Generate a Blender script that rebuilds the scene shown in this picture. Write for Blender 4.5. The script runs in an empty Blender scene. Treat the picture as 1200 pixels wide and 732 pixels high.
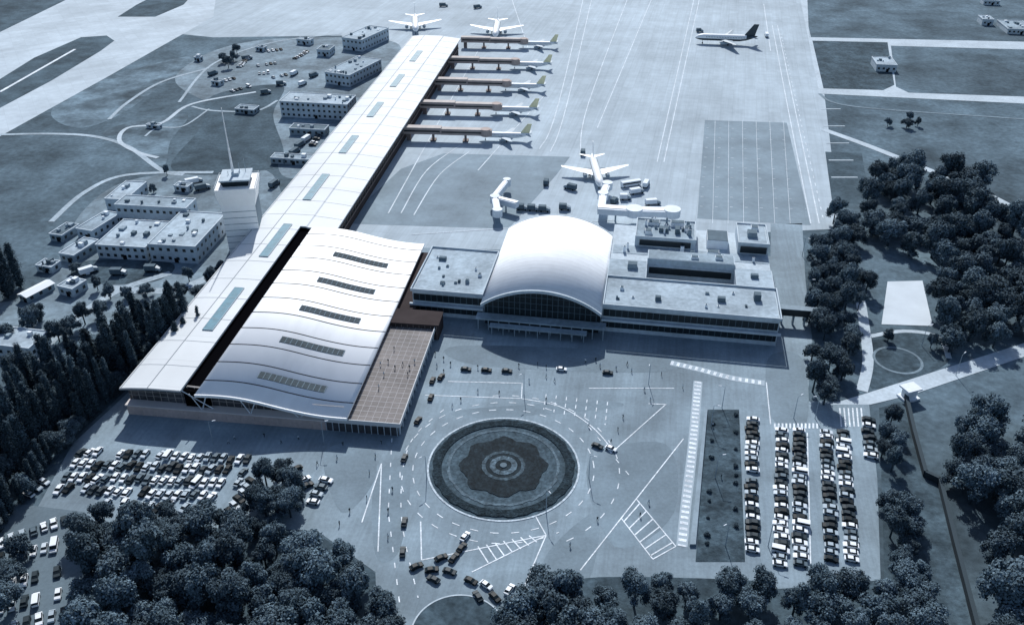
import bpy, bmesh, math, random
from mathutils import Vector, Matrix
R = math.radians
scene = bpy.context.scene
COL = scene.collection
scene.view_settings.view_transform = 'Standard'
try: scene.view_settings.look = 'None'
except Exception: pass
scene.view_settings.exposure = 0

# ------------------------------------------------------------------ survey
CAM_H, PITCH, FPX = 190.0, R(32), 1030.0
SP, CP = math.sin(PITCH), math.cos(PITCH)
def site(u, v, z=0.0):
    """survey reading (oblique air photo) -> metres on the site plan"""
    xc = (u-600)/FPX; yc = (366-v)/FPX
    t = (CAM_H-z)/(SP-CP*yc)
    return (t*xc, t*(CP+SP*yc))

# ------------------------------------------------------------------ materials
def duo(L, cool=.88):
    t = min(1, max(0, L))**0.5
    r = 0.50+0.50*t; b = 1.50-0.48*t; g = 1.07-0.07*t
    r = 1+(r-1)*cool; b = 1+(b-1)*cool; g = 1+(g-1)*cool
    return (min(1, L*r), min(1, L*g), min(1, L*b))
MATS = {}
def mat(name, col, rough=0.9, big=None, small=None, spec=0.3, metallic=0.0, rnd=0.0, bump=None, slabs=None, streak=None, mid=None):
    if name in MATS: return MATS[name]
    m = bpy.data.materials.new(name); m.use_nodes = True
    nt = m.node_tree; N = nt.nodes; L = nt.links
    bs = N['Principled BSDF']
    bs.inputs['Roughness'].default_value = rough
    bs.inputs['Specular IOR Level'].default_value = spec
    bs.inputs['Metallic'].default_value = metallic
    tc = N.new('ShaderNodeTexCoord')
    rgb = N.new('ShaderNodeRGB'); rgb.outputs[0].default_value = (*col, 1)
    cur = rgb.outputs[0]
    def mult(cur, fac_out, lo, hi):
        mr = N.new('ShaderNodeMapRange'); mr.inputs['From Min'].default_value = 0.3; mr.inputs['From Max'].default_value = 0.7
        mr.inputs['To Min'].default_value = lo; mr.inputs['To Max'].default_value = hi
        L.new(fac_out, mr.inputs['Value'])
        vm = N.new('ShaderNodeVectorMath'); vm.operation = 'SCALE'
        L.new(cur, vm.inputs[0]); L.new(mr.outputs[0], vm.inputs['Scale'])
        return vm.outputs[0]
    def noise(scale, detail=6, vec=None):
        n = N.new('ShaderNodeTexNoise'); n.inputs['Scale'].default_value = scale; n.inputs['Detail'].default_value = detail
        n.inputs['Roughness'].default_value = 0.6
        L.new(vec or tc.outputs['Object'], n.inputs['Vector']); return n.outputs['Fac']
    if big: cur = mult(cur, noise(big[0]), 1-big[1], 1+big[1])
    if mid: cur = mult(cur, noise(mid[0]), 1-mid[1], 1+mid[1])
    if small: cur = mult(cur, noise(small[0], 4), 1-small[1], 1+small[1])
    if streak:
        for (an, sx, sy, am) in (streak if isinstance(streak, list) else [streak]):
            mp = N.new('ShaderNodeMapping'); mp.vector_type = 'TEXTURE'
            mp.inputs['Rotation'].default_value = (0, 0, R(an)); mp.inputs['Scale'].default_value = (sx, sy, 1)
            L.new(tc.outputs['Object'], mp.inputs['Vector'])
            cur = mult(cur, noise(1.0, 5, mp.outputs[0]), 1-am, 1+am)
    if slabs:
        mp = N.new('ShaderNodeMapping'); mp.inputs['Rotation'].default_value = (0, 0, R(slabs[0]))
        L.new(tc.outputs['Object'], mp.inputs['Vector'])
        b = N.new('ShaderNodeTexBrick'); b.offset = 0; b.squash = 1
        b.inputs['Color1'].default_value = (1, 1, 1, 1); v = 1-slabs[2]; b.inputs['Color2'].default_value = (v, v, v, 1)
        k = slabs[3]; b.inputs['Mortar'].default_value = (k, k, k, 1)
        b.inputs['Scale'].default_value = 1; b.inputs['Brick Width'].default_value = slabs[1]; b.inputs['Row Height'].default_value = slabs[4] if len(slabs) > 4 else slabs[1]
        b.inputs['Mortar Size'].default_value = slabs[5] if len(slabs) > 5 else 0.12
        L.new(mp.outputs[0], b.inputs['Vector'])
        vm = N.new('ShaderNodeVectorMath'); vm.operation = 'MULTIPLY'
        L.new(cur, vm.inputs[0]); L.new(b.outputs['Color'], vm.inputs[1]); cur = vm.outputs[0]
    if rnd:
        oi = N.new('ShaderNodeObjectInfo')
        mr = N.new('ShaderNodeMapRange'); mr.inputs['To Min'].default_value = 1-rnd; mr.inputs['To Max'].default_value = 1+rnd
        L.new(oi.outputs['Random'], mr.inputs['Value'])
        vm = N.new('ShaderNodeVectorMath'); vm.operation = 'SCALE'
        L.new(cur, vm.inputs[0]); L.new(mr.outputs[0], vm.inputs['Scale']); cur = vm.outputs[0]
    L.new(cur, bs.inputs['Base Color'])
    if bump:
        bp = N.new('ShaderNodeBump'); bp.inputs['Strength'].default_value = bump[1]; bp.inputs['Distance'].default_value = bump[2]
        L.new(noise(bump[0]), bp.inputs['Height']); L.new(bp.outputs[0], bs.inputs['Normal'])
    MATS[name] = m; return m

GRASS = mat('grass', duo(.115), 1, (.009, .45), (.35, .25), .1, mid=(.035, .42), bump=(.6, .4, .3))
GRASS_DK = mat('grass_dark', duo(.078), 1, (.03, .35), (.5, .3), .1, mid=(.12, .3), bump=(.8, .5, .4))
LAWN = mat('lawn', duo(.088), 1, (.02, .35), (.6, .2), .1, mid=(.08, .25))
ASPH = mat('asphalt', duo(.245), .85, (.014, .28), (.9, .10), .25, mid=(.055, .18), streak=[(0, 40, 8, .10), (80, 30, 1.2, .10)])
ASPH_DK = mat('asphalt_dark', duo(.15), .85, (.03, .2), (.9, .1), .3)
YARD = mat('yard_asphalt', duo(.20), .9, (.022, .45), (.4, .2), .2, mid=(.08, .32))
CONC = mat('apron_concrete', duo(.43), .85, (.007, .14), (.25, .05), .2, mid=(.025, .11), slabs=(13, 7.5, .08, .84), streak=[(-13, 8, 120, .08), (-13, 1.5, 60, .06)])
CONC_L = mat('taxiway_concrete', duo(.50), .85, (.012, .15), (.25, .06), .2, mid=(.03, .1), slabs=(-30, 9, .08, .86), streak=(-52, 8, 150, .08))
CONC_D = mat('apron_asphalt', duo(.25), .85, (.02, .2), (.4, .07), .2, mid=(.07, .13), slabs=(13, 7.5, .05, .9))
PATH = mat('path_concrete', duo(.48), .9, (.05, .15), (.6, .12), .2)
TRACK = mat('dirt_track', duo(.20), .9, (.04, .3), (.6, .2), .2)
TRACK_L = mat('pale_track', duo(.38), .9, (.04, .25), (.6, .2), .2)
KERB = mat('kerb_stone', duo(.5), .9, None, (.8, .15), .2)
PAINT = mat('road_paint', duo(.68), .8, (.12, .25), (1.2, .28), .2)
PAINT_F = mat('road_paint_worn', duo(.60), .8, (.1, .2), (1.2, .25), .2)
ROOFW = mat('metal_roof_white', (.84, .86, .88), .55, (.015, .06), None, .35, streak=(-35, 60, 18, .06))  # diagonal streak paints soft reflected light and shade into the white
ROOFV = mat('vault_roof_white', (.76, .79, .82), .7, (.05, .06), (.3, .05), .3, slabs=(0, 300, .02, .80, 3.0, .12))
ROOFP = mat('pier_roof_white', (.59, .625, .65), .6, (.012, .14), None, .3, slabs=(0, 300, .05, .8, 15.2, .1))
SEAM = mat('roof_seam', (.012, .013, .016), .9, spec=0)
SEAM_L = mat('roof_joint', (.27, .30, .33), .8, spec=.1)
BLACK = mat('slot_shade_black', (.003, .003, .004), 1, spec=0)  # near-black that paints the deep shade between the two roofs
GLASS = mat('dark_glass', duo(.02), .3, (.1, .3), None, .35)
GLASS_F = mat('facade_glass', (.06, .062, .07), .35, (.12, .5), (.5, .3), .4)
GLASS_T = mat('teal_glass', (.05, .18, .25), .5, None, (.5, .25), .3)
BROWN = mat('brown_cladding', (.18, .145, .135), .8, (.1, .15), (.8, .12), .3)
BASEW = mat('warm_base_panel', (.52, .43, .40), .8, (.1, .12), (.8, .1), .3)
BROWN_D = mat('brown_dark', (.055, .043, .043), .9, (.1, .2), None, .1)
DECK = mat('terrace_paving', (.155, .142, .142), .7, (.05, .35), (.6, .15), .3)
WHITE = mat('white_render', duo(.74), .8, (.1, .08), (.6, .06), .3)
BANDW = mat('pale_band', duo(.50), .8, (.1, .12), (.6, .08), .3)
WALLB = mat('pale_wall', duo(.48), .85, (.1, .16), (.6, .12), .3)
WALLG = mat('grey_wall', duo(.28), .85, (.1, .15), (.6, .1), .3)
FLATR = mat('flat_roof', duo(.30), .9, (.06, .3), (.5, .18), .2)
FLATR2 = mat('flat_roof_pale', duo(.38), .9, (.06, .28), (.5, .18), .2)
FLATR3 = mat('flat_roof_dark', duo(.14), .9, (.06, .2), (.5, .12), .2)
STEEL = mat('steel', duo(.35), .5, spec=.5)
BARK = mat('bark', duo(.05), .95, None, (2, .3), .1)
LEAF = [mat('foliage', duo(.092), .95, (.3, .35), (1.2, .25), .08, rnd=.4), mat('foliage_light', duo(.135), .9, (.3, .35), (1.2, .25), .08, rnd=.4), mat('foliage_dark', duo(.045), .95, (.3, .4), None, .05, rnd=.3)]  # light copy stands in for sunlit leaves, dark copy for shade within crowns
LEAFP = [mat('poplar_foliage', duo(.065), .95, (.35, .35), (1.2, .3), .08, rnd=.35), mat('poplar_foliage_light', duo(.10), .9, (.35, .35), (1.2, .3), .08, rnd=.35), mat('poplar_foliage_dark', duo(.032), .95, (.35, .4), None, .05, rnd=.3)]  # poplar leaves likewise have sunlit and shaded tones put into the colour
HEDGE = mat('hedge_foliage', duo(.032), 1, (.2, .35), (1.5, .5), .1, mid=(.6, .4), bump=(1.5, 1, .5))
PLANEW = mat('aircraft_white', (.82, .85, .87), .45, spec=.4)
PLANEG = mat('aircraft_grey', duo(.3), .5, spec=.4)
PLANED = mat('aircraft_livery_dark', duo(.05), .5, spec=.4)
PLANEY = mat('aircraft_tail_cream', (.85, .78, .50), .5, spec=.4)
TYRE = mat('tyre', duo(.02), .9, spec=.1)

# ------------------------------------------------------------------ mesh builder
class MB:
    def __init__(s): s.v = []; s.f = []; s.m = []
    def add(s, vs, fs, mi=0):
        o = len(s.v); s.v += [tuple(p) for p in vs]
        for f in fs: s.f.append([o+i for i in f]); s.m.append(mi)
    def box(s, x0, x1, y0, y1, z0, z1, mi=0):
        s.prism([(x0, y0), (x1, y0), (x1, y1), (x0, y1)], z0, z1, mi); return s
    def prism(s, pts, z0, z1, mi=0):
        n = len(pts)
        s.add([(p[0], p[1], z0) for p in pts]+[(p[0], p[1], z1) for p in pts],
              [[i, (i+1) % n, n+(i+1) % n, n+i] for i in range(n)]+[list(range(n))[::-1], [n+i for i in range(n)]], mi)
        return s
    def sheet(s, pts, z, mi=0):
        s.add([(p[0], p[1], z) for p in pts], [list(range(len(pts)))], mi)
    def loft(s, rings, mi=0, caps=True):
        n = len(rings[0]); vs = [p for r in rings for p in r]; fs = []
        for k in range(len(rings)-1):
            for i in range(n):
                fs.append([k*n+i, k*n+(i+1) % n, (k+1)*n+(i+1) % n, (k+1)*n+i])
        if caps:
            fs.append(list(range(n))[::-1]); fs.append([(len(rings)-1)*n+i for i in range(n)])
        s.add(vs, fs, mi); return s
    def cyl(s, x, y, z0, z1, r0, r1=None, n=12, mi=0):
        r1 = r0 if r1 is None else r1
        s.loft([[(x+r*math.cos(2*math.pi*i/n), y+r*math.sin(2*math.pi*i/n), z) for i in range(n)] for z, r in ((z0, r0), (z1, r1))], mi)
    def beam(s, p, q, r, mi=0, n=4):
        p = Vector(p); q = Vector(q); d = (q-p).normalized()
        a = d.orthogonal().normalized(); b = d.cross(a)
        s.loft([[tuple(c+r*(a*math.cos(2*math.pi*(i+.5)/n)+b*math.sin(2*math.pi*(i+.5)/n))) for i in range(n)] for c in (p, q)], mi); return s
    def profile_roof(s, prof, y0, y1, th, mi=0):
        ring = [(x, z) for x, z in prof]+[(x, z-th) for x, z in reversed(prof)]
        n = len(prof); m2 = 2*n
        fs = [[i, (i+1) % m2, m2+(i+1) % m2, m2+i] for i in range(m2)]
        for o in (0, m2):
            for i in range(n-1): fs.append([o+i, o+i+1, o+m2-2-i, o+m2-1-i])
        s.add([(x, y, z) for y in (y0, y1) for x, z in ring], fs, mi)
    def wall_xz(s, prof, z0, y0, y1, mi=0):
        ring = [(x, z) for x, z in prof]+[(x, z0) for x, z in reversed(prof)]
        n = len(prof); m2 = 2*n
        fs = [[i, (i+1) % m2, m2+(i+1) % m2, m2+i] for i in range(m2)]
        for o in (0, m2):
            for i in range(n-1): fs.append([o+i, o+i+1, o+m2-2-i, o+m2-1-i])
        s.add([(x, y, z) for y in (y0, y1) for x, z in ring], fs, mi)
    def mesh(s, name, mats, smooth=False):
        me = bpy.data.meshes.new(name); me.from_pydata(s.v, [], s.f)
        for m in mats: me.materials.append(m)
        me.polygons.foreach_set('material_index', s.m)
        bm = bmesh.new(); bm.from_mesh(me)
        bmesh.ops.recalc_face_normals(bm, faces=bm.faces[:])
        if smooth:
            for f in bm.faces: f.smooth = True
        bm.to_mesh(me); bm.free(); me.update(); return me
    def obj(s, name, mats, parent=None, loc=(0, 0, 0), rz=0, smooth=False, **kw):
        return put(s.mesh(name, mats if isinstance(mats, (list, tuple)) else [mats], smooth), name, parent, loc, rz, **kw)
def put(me, name, parent=None, loc=(0, 0, 0), rz=0, label=None, category=None, group=None, kind=None, scale=None):
    o = bpy.data.objects.new(name, me); COL.objects.link(o)
    o.location = loc; o.rotation_euler = (0, 0, rz)
    if scale: o.scale = scale if isinstance(scale, (tuple, list)) else (scale,)*3
    if parent: o.parent = parent
    if label: o['label'] = label
    if category: o['category'] = category
    if group: o['group'] = group
    if kind: o['kind'] = kind
    return o
def empty(name, loc, rz=0, label='', category='', group=None, scale=None):
    return put(None, name, None, loc, rz, label, category, group, None, scale)
def boxes(lst, name, m, parent):
    out = []
    for t in lst: out.append(MB().box(*t[:6]).obj(name, m if len(t) < 7 else t[6], parent))
    return out

def spline(pts, n=6, closed=False):
    out = []
    P = [Vector(p) for p in pts]; M = len(P)
    for i in range(M if closed else M-1):
        if closed: p0, p1, p2, p3 = P[i-1], P[i], P[(i+1) % M], P[(i+2) % M]
        else: p0 = P[max(i-1, 0)]; p1 = P[i]; p2 = P[i+1]; p3 = P[min(i+2, M-1)]
        for k in range(n):
            t = k/n
            out.append(.5*((2*p1)+(p2-p0)*t+(2*p0-5*p1+4*p2-p3)*t*t+(3*p1-p0-3*p2+p3)*t**3))
    if not closed: out.append(P[-1])
    return out
# ------------------------------------------------------------------ ground
g = MB(); g.sheet([(-4000, -600), (4000, -600), (4000, 7000), (-4000, 7000)], 0)
g.obj('ground', GRASS, kind='structure', label='wide mown airfield grass in blue-grey tone', category='ground')
def zone(name, pts, z, m, label, cat, soft=False):
    b = MB(); P = [site(*p) for p in pts]
    if soft: P = spline(P, 6, True)
    b.sheet(P, z)
    o = b.obj(name, m, kind='structure', label=label, category=cat)
    for p in o.data.polygons:
        if p.normal.z < 0: p.flip()
    return o
zone('apron', [(190, 38), (260, -60), (928, -60), (940, 0), (966, 110), (985, 268), (900, 272), (478, 300), (300, 300), (440, 60), (400, 42), (250, 44)], .03, CONC, 'pale concrete aircraft apron with slab joints', 'apron')
zone('taxiway', [(-60, 190), (-60, 60), (75, -2), (100, -30), (262, -70), (250, 20), (130, 88), (0, 160)], .07, CONC_L, 'bright concrete taxiway curving past grass', 'taxiway')
zone('grass_verge', [(-40, 118), (40, 68), (95, 44), (125, 42), (134, 48), (118, 60), (60, 95), (-40, 148)], .11, LAWN, 'dark grass strip between two taxiways', 'grass')
zone('grass_verge', [(138, 20), (160, 6), (195, -12), (235, -16), (215, 6), (182, 20)], .11, LAWN, 'small grass island beside taxiway', 'grass')
zone('grass_verge', [(-40, 40), (0, 38), (82, -2), (60, -30), (-60, -30)], .11, LAWN, 'open airfield grass beyond runway', 'grass')
zone('apron_patch', [(826, 141), (922, 144), (950, 264), (817, 256)], .07, CONC_D, 'darker asphalt stand area on the apron', 'apron')
zone('apron_patch', [(470, 198), (520, 180), (668, 184), (652, 205), (596, 268), (400, 262)], .07, CONC_D, 'dark asphalt stand area beside the pier', 'apron')
zone('service_yard', [(205, 92), (245, 62), (300, 48), (370, 44), (445, 46), (470, 60), (430, 110), (400, 150), (370, 200), (330, 205), (322, 160), (300, 128), (240, 118)], .05, YARD, 'worn grey service yard behind workshops', 'yard', True)
zone('service_yard', [(60, 320), (95, 250), (150, 212), (250, 200), (320, 205), (330, 300), (250, 350), (170, 400), (110, 392), (40, 400), (-40, 392), (-30, 360), (20, 350)], .05, YARD, 'patchy service yard around low buildings', 'yard', True)
WG = mat('worn_grass', duo(.15), 1, (.03, .42), (.4, .2), .1, mid=(.06, .35))
zone('worn_grass', [(60, 130), (110, 95), (200, 70), (240, 66), (190, 100), (140, 135), (90, 150)], .04, WG, 'paler worn patch of airfield grass', 'grass', True)
zone('worn_grass', [(120, 155), (170, 140), (220, 135), (200, 165), (190, 195), (150, 170)], .042, WG, 'paler worn patch of airfield grass', 'grass', True)
zone('forecourt', [(30, 620), (85, 520), (150, 460), (300, 420), (400, 300), (480, 290), (903, 300), (903, 262), (940, 262), (944, 330), (952, 400), (946, 470), (1018, 470), (1028, 560), (1036, 800), (440, 800), (440, 670), (372, 622), (300, 618)], .07, ASPH, 'wide blue-grey asphalt terminal forecourt', 'forecourt')
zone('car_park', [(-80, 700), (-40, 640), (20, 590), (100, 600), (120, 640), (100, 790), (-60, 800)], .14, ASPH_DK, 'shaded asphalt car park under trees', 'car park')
zone('service_road', [(972, 474), (1018, 460), (1200, 402), (1330, 370), (1330, 388), (1200, 418), (1070, 462), (1020, 474)], .11, PATH, 'pale concrete road past the trees', 'road')
zone('service_road', [(938, 0), (960, 110), (1330, 128), (1330, 118), (1065, 109), (1050, 102), (1044, 54), (1330, 62), (1330, 52), (948, 44), (944, -50), (930, -50)], .11, PATH, 'pale perimeter roads round grass plots', 'road')
zone('sports_court', [(1040, 330), (1081, 329), (1093, 382), (1033, 380)], .11, mat('court_pale', duo(.60), .9, (.1, .08)), 'pale rectangular sports court among trees', 'court')
zone('lawn_plot', [(967, 178), (1010, 180), (1020, 240), (975, 236)], .09, LAWN, 'dark mown grass plot beside apron', 'grass')
zone('lawn_plot', [(952, 48), (1040, 50), (1048, 100), (1035, 106), (965, 104)], .12, GRASS_DK, 'dark grass plot between perimeter roads', 'grass')
zone('lawn_plot', [(1020, 392), (1100, 392), (1110, 425), (1022, 455)], .09, GRASS_DK, 'dark garden plot with worn paths', 'grass', True)
zone('grass_strip', [(829, 480), (866, 480), (873, 658), (815, 658)], .15, mat('strip_grass', duo(.075), 1, (.05, .35), (.5, .3), .1, mid=(.2, .35), bump=(.8, .8, .5)), 'long planted strip beside the car park', 'grass')
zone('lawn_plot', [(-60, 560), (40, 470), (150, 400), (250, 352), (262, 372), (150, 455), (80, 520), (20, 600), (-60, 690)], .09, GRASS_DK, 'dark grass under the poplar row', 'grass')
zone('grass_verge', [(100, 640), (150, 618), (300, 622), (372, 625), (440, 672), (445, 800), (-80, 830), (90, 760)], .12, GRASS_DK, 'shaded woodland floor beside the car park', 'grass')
zone('grass_verge', [(100, 306), (200, 308), (180, 330), (90, 330)], .10, GRASS_DK, 'dark grass patch in front of low buildings', 'grass', True)
zone('grass_verge', [(320, 135), (330, 100), (250, 112), (235, 150), (200, 195), (250, 205), (330, 190)], .10, LAWN, 'mown grass between the yard tracks', 'grass', True)
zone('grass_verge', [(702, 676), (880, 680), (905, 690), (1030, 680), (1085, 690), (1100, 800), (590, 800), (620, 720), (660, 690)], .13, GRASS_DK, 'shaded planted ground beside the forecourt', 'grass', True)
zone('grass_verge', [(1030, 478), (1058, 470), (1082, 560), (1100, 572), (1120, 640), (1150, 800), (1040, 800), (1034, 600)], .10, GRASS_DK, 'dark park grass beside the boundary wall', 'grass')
zi = 0
for pp in ([(540, 480), (700, 470), (720, 478), (560, 490)], [(690, 540), (780, 520), (790, 600), (720, 640)], [(440, 560), (480, 540), (470, 640), (440, 650)], [(900, 420), (940, 420), (945, 495), (905, 490)], [(540, 405), (780, 415), (770, 436), (560, 428)], [(380, 530), (430, 520), (440, 560), (400, 600)], [(640, 650), (700, 600), (690, 680), (650, 690)]):
    zi += 1
    zone('asphalt_patch', pp, .08+.003*zi, mat('asphalt_patch', duo(.205), .85, (.03, .22), (.9, .1), .3, mid=(.08, .16)), 'slightly darker resurfaced asphalt patch', 'asphalt', True)

ZK = [0]
def stroke(b, pts, w, z, mi=0):
    P = [Vector(p) for p in pts]; Lf = []; Rt = []
    for i, p in enumerate(P):
        d = Vector((0, 0))
        if i > 0: d += (P[i]-P[i-1]).normalized()
        if i < len(P)-1: d += (P[i+1]-P[i]).normalized()
        d.normalize(); n = Vector((-d.y, d.x))*w/2
        Lf.append(p+n); Rt.append(p-n)
    ZK[0] = (ZK[0]+1) % 12; zz = z+ZK[0]*.002
    for i in range(len(P)-1):
        b.add([(Rt[i].x, Rt[i].y, zz), (Rt[i+1].x, Rt[i+1].y, zz), (Lf[i+1].x, Lf[i+1].y, zz), (Lf[i].x, Lf[i].y, zz)], [[0, 1, 2, 3]], mi)
def dashes(b, pts, w, z, on, off, mi=0):
    P = [Vector(p) for p in pts]; s = 0; per = on+off
    for i in range(len(P)-1):
        L = (P[i+1]-P[i]).length; d = (P[i+1]-P[i])/L; t = 0
        while t < L:
            ph = (s+t) % per
            if ph < on:
                e = min(L, t+on-ph)
                if e-t > .2: stroke(b, [P[i]+d*t, P[i]+d*e], w, z, mi)
                t = e+.001
            else: t += per-ph
        s += L
def S(l): return [site(*p) for p in l]

def path(pts, w, label, z=.12, m=PATH, n='footpath'):
    b = MB(); stroke(b, spline(S(pts)), w, z); return b.obj(n, m, kind='structure', label=label, category='path')
path([(965, 152), (1020, 172), (1080, 196), (1140, 220), (1200, 250), (1300, 300)], 5, 'pale diagonal footpath through the trees')
path([(1008, 350), (1014, 390), (1017, 425), (1010, 458)], 4, 'pale curved footpath by the garden')
path([(1020, 394), (1060, 388), (1100, 395), (1112, 420)], 2.2, 'narrow garden footpath')
path([(0, 158), (60, 157), (110, 160), (150, 172), (190, 200), (215, 205)], 3, 'worn dirt track across grass', .12, TRACK_L)
path([(185, 185), (160, 178), (140, 165), (150, 150), (190, 144), (225, 122), (300, 108)], 2.6, 'pale winding track round the yard', .13)
path([(128, 140), (150, 120), (190, 96), (245, 80)], 2.5, 'worn curved track by the yard', .14, TRACK_L)
path([(210, 120), (250, 75), (320, 50), (400, 40)], 2, 'thin pale kerb road round yard', .15, TRACK_L)
path([(225, 125), (250, 130), (300, 130), (325, 118)], 2, 'thin pale kerb road round yard', .15, TRACK_L)
path([(170, 160), (185, 150), (215, 148), (245, 128)], 1.4, 'thin pale kerb by the track', .16, TRACK_L)
path([(20, 470), (60, 400), (130, 345), (200, 320)], 4, 'pale track behind the poplars', .13, TRACK_L)
path([(130, 338), (200, 340), (260, 318), (300, 290)], 5, 'worn access road beside low buildings', .13, TRACK_L)
path([(60, 260), (100, 225), (150, 205), (250, 202)], 3, 'pale lane behind the offices', .14, TRACK_L)
path([(960, 110), (1000, 125), (1200, 140), (1300, 150)], 2, 'thin track across airfield grass', .15, TRACK)
path([(0, 108), (88, 58)], 2.2, 'bright line along the grass strip', .15, PAINT, 'road_marking')
for k in range(5):
    path([(962+k*3, 128+k*20), (985+k*5, 128+k*20)], 1.2, 'short pale apron edge slab', .16)

# markings
b = MB()
for L in ([(690, -30), (655, 120), (632, 175)], [(700, -30), (665, 120), (645, 178)], [(820, -30), (770, 190)], [(826, -30), (778, 190)], [(776, -30), (700, 150)],
          [(905, 30), (922, 120), (950, 262)], [(911, 30), (932, 130), (960, 262)], [(895, 5), (903, 60)], [(560, 60), (455, 250)], [(640, 110), (560, 200)],
          [(470, 250), (500, 200), (540, 170)], [(485, 252), (515, 205), (550, 178)], [(735, 0), (690, 120), (680, 180)], [(600, 0), (620, 60)]):
    stroke(b, spline(S(L), 6), .6, .12)
for i in range(9):
    y = 150+i*11.5
    dashes(b, S([(828-i*1.0, y), (922+i*2.8, y+3)]), .35, .12, 1.5, 6)
for i in range(6):
    x = 838+i*16
    stroke(b, S([(x, 142), (x+i*2.2-3, 262)]), .2, .12)
dashes(b, S([(915, 40), (940, 150), (966, 262)]), .5, .15, 4, 6)
stroke(b, S([(483, 275), (560, 270), (720, 258)]), .5, .14)
b.obj('apron_marking', PAINT_F, kind='structure', label='white guide lines painted on the apron', category='road marking')

rc = Vector(site(590, 546)); RR = 24.3
def arc(r, a0, a1, n=40): return [rc+Vector((math.cos(R(a0+(a1-a0)*i/n)), math.sin(R(a0+(a1-a0)*i/n))))*r for i in range(n+1)]
b = MB()
dashes(b, arc(RR+4.5, 0, 360, 72), .33, .12, 2.5, 3.5)
dashes(b, arc(RR+8.5, 60, 300, 60), .33, .12, 2.5, 4)
dashes(b, arc(RR+12.5, -60, 100, 50), .33, .12, 2.5, 4.5)
stroke(b, spline(S([(611, 467), (655, 476), (690, 497), (712, 520), (716, 531)]), 6), .38, .12)
for L in ([(525, 447), (611, 449)], [(612, 449), (611, 467)], [(498, 463), (610, 467)], [(716, 531), (780, 474)], [(760, 473), (781, 474)],
          [(801, 514), (680, 668)], [(447, 543), (443, 646)], [(447, 543), (424, 612)], [(493, 611), (494, 656)], [(494, 656), (640, 627)],
          [(640, 627), (600, 720)], [(640, 627), (625, 600)], [(553, 670), (640, 627)], [(728, 607), (765, 655)], [(746, 585), (792, 640)], [(765, 655), (792, 640)],
          [(790, 455), (690, 455)], [(898, 448), (903, 497)], [(946, 507), (950, 665)], [(986, 505), (988, 540)]):
    stroke(b, S(L), .36, .12)
for i in range(6):
    t = (i+.5)/6; stroke(b, S([(728+37*t, 607+48*t), (746+46*t, 585+55*t)]), .4, .12)
for i in range(7):
    u = 640+i*12; dashes(b, S([(u, 462+i*1.5), (u-3, 480+i*3)]), .33, .12, 2, 2)
for i in range(7):
    stroke(b, S([(560+i*10, 640-i*2.1), (572+i*9.5, 659-i*4)]), .4, .12)
for i in range(12): stroke(b, S([(908+i*4.5, 496), (908+i*4.5, 502)]), .6, .12)
for i in range(6): stroke(b, S([(984+i*5, 478), (986+i*5, 500)]), .5, .12)
dashes(b, S([(862, 640), (866, 500)]), .3, .12, 2, 3)
dashes(b, S([(690, 500), (740, 560)]), .33, .12, 2, 4)
dashes(b, spline(S([(520, 480), (480, 520), (470, 600), (490, 700)]), 5), .33, .12, 2, 4)
dashes(b, S([(460, 500), (455, 600), (470, 720)]), .33, .12, 2, 4)
b.obj('road_marking', PAINT, kind='structure', label='white lane lines and hatching on the forecourt', category='road marking')
def ribbon(pts, w, lab):
    b = MB(); P = spline(S(pts))
    stroke(b, P, w, .11, 1); dashes(b, P, w*.72, .14, 1.1, 1.2, 0)
    b.obj('crosswalk', [PAINT, mat('crosswalk_base', duo(.40), .9)], kind='structure', label=lab, category='crosswalk')
ribbon([(786, 425), (820, 433), (858, 443), (896, 449)], 3.2, 'zebra crossing curving across the forecourt')
ribbon([(818, 447), (812, 520), (804, 590), (799, 640)], 3.2, 'long zebra-patterned pedestrian strip')
b = MB(); b.prism(S([(826, 480), (829, 480), (815, 640), (808, 640)]), .05, 1.0); b.obj('low_wall', WALLG, label='long low grey wall beside pedestrian strip', category='wall')

# roundabout island
def disc(name, c, r, z0, z1, m, lab, cat, kind=None, lob=0, k=8, n=96, inner=0):
    b = MB(); pr = lambda t, q=0: (1+lob*math.cos(k*t)+(.010*math.sin(13*t+1+q)+.010*math.sin(29*t+q) if kind is None else 0))
    T_ = [2*math.pi*i/n for i in range(n)]
    out = [(r*pr(t)*math.cos(t), r*pr(t)*math.sin(t)) for t in T_]
    if inner:
        inn = [(inner*math.cos(t), inner*math.sin(t)) for t in T_]
        for i in range(n):
            j = (i+1) % n
            b.add([(*out[i], z0), (*out[j], z0), (*out[j], z1), (*out[i], z1), (*inn[i], z0), (*inn[j], z0), (*inn[j], z1), (*inn[i], z1)],
                  [[0, 1, 2, 3], [3, 2, 6, 7], [7, 6, 5, 4]])
    else: b.prism(out, z0, z1)
    return b.obj(name, m, loc=(c[0], c[1], 0), label=lab, category=cat, kind=kind)
disc('roundabout_kerb', rc, RR, 0, .22, mat('kerb_blocks', duo(.50), .9, None, (1.1, .4)), 'pale stone kerb ring round the island', 'kerb', 'structure', inner=RR-.6)
disc('roundabout_lawn', rc, RR-.6, 0, .18, mat('island_grass', duo(.085), 1, (.12, .3), (.9, .35), .1, mid=(.4, .35)), 'mottled grass ring of the round traffic island', 'grass', 'structure', inner=1)
disc('hedge', rc, RR-1.7, .1, .45, HEDGE, 'low clipped circular outer hedge on traffic island', 'hedge', inner=RR-4.6)
disc('hedge', rc, RR-6.4, .1, .3, mat('ring_hedge', duo(.115), 1, (.2, .3), (1.2, .4), mid=(.5, .3)), 'faint pale planted ring around flower bed', 'hedge', inner=RR-7.3)
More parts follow.
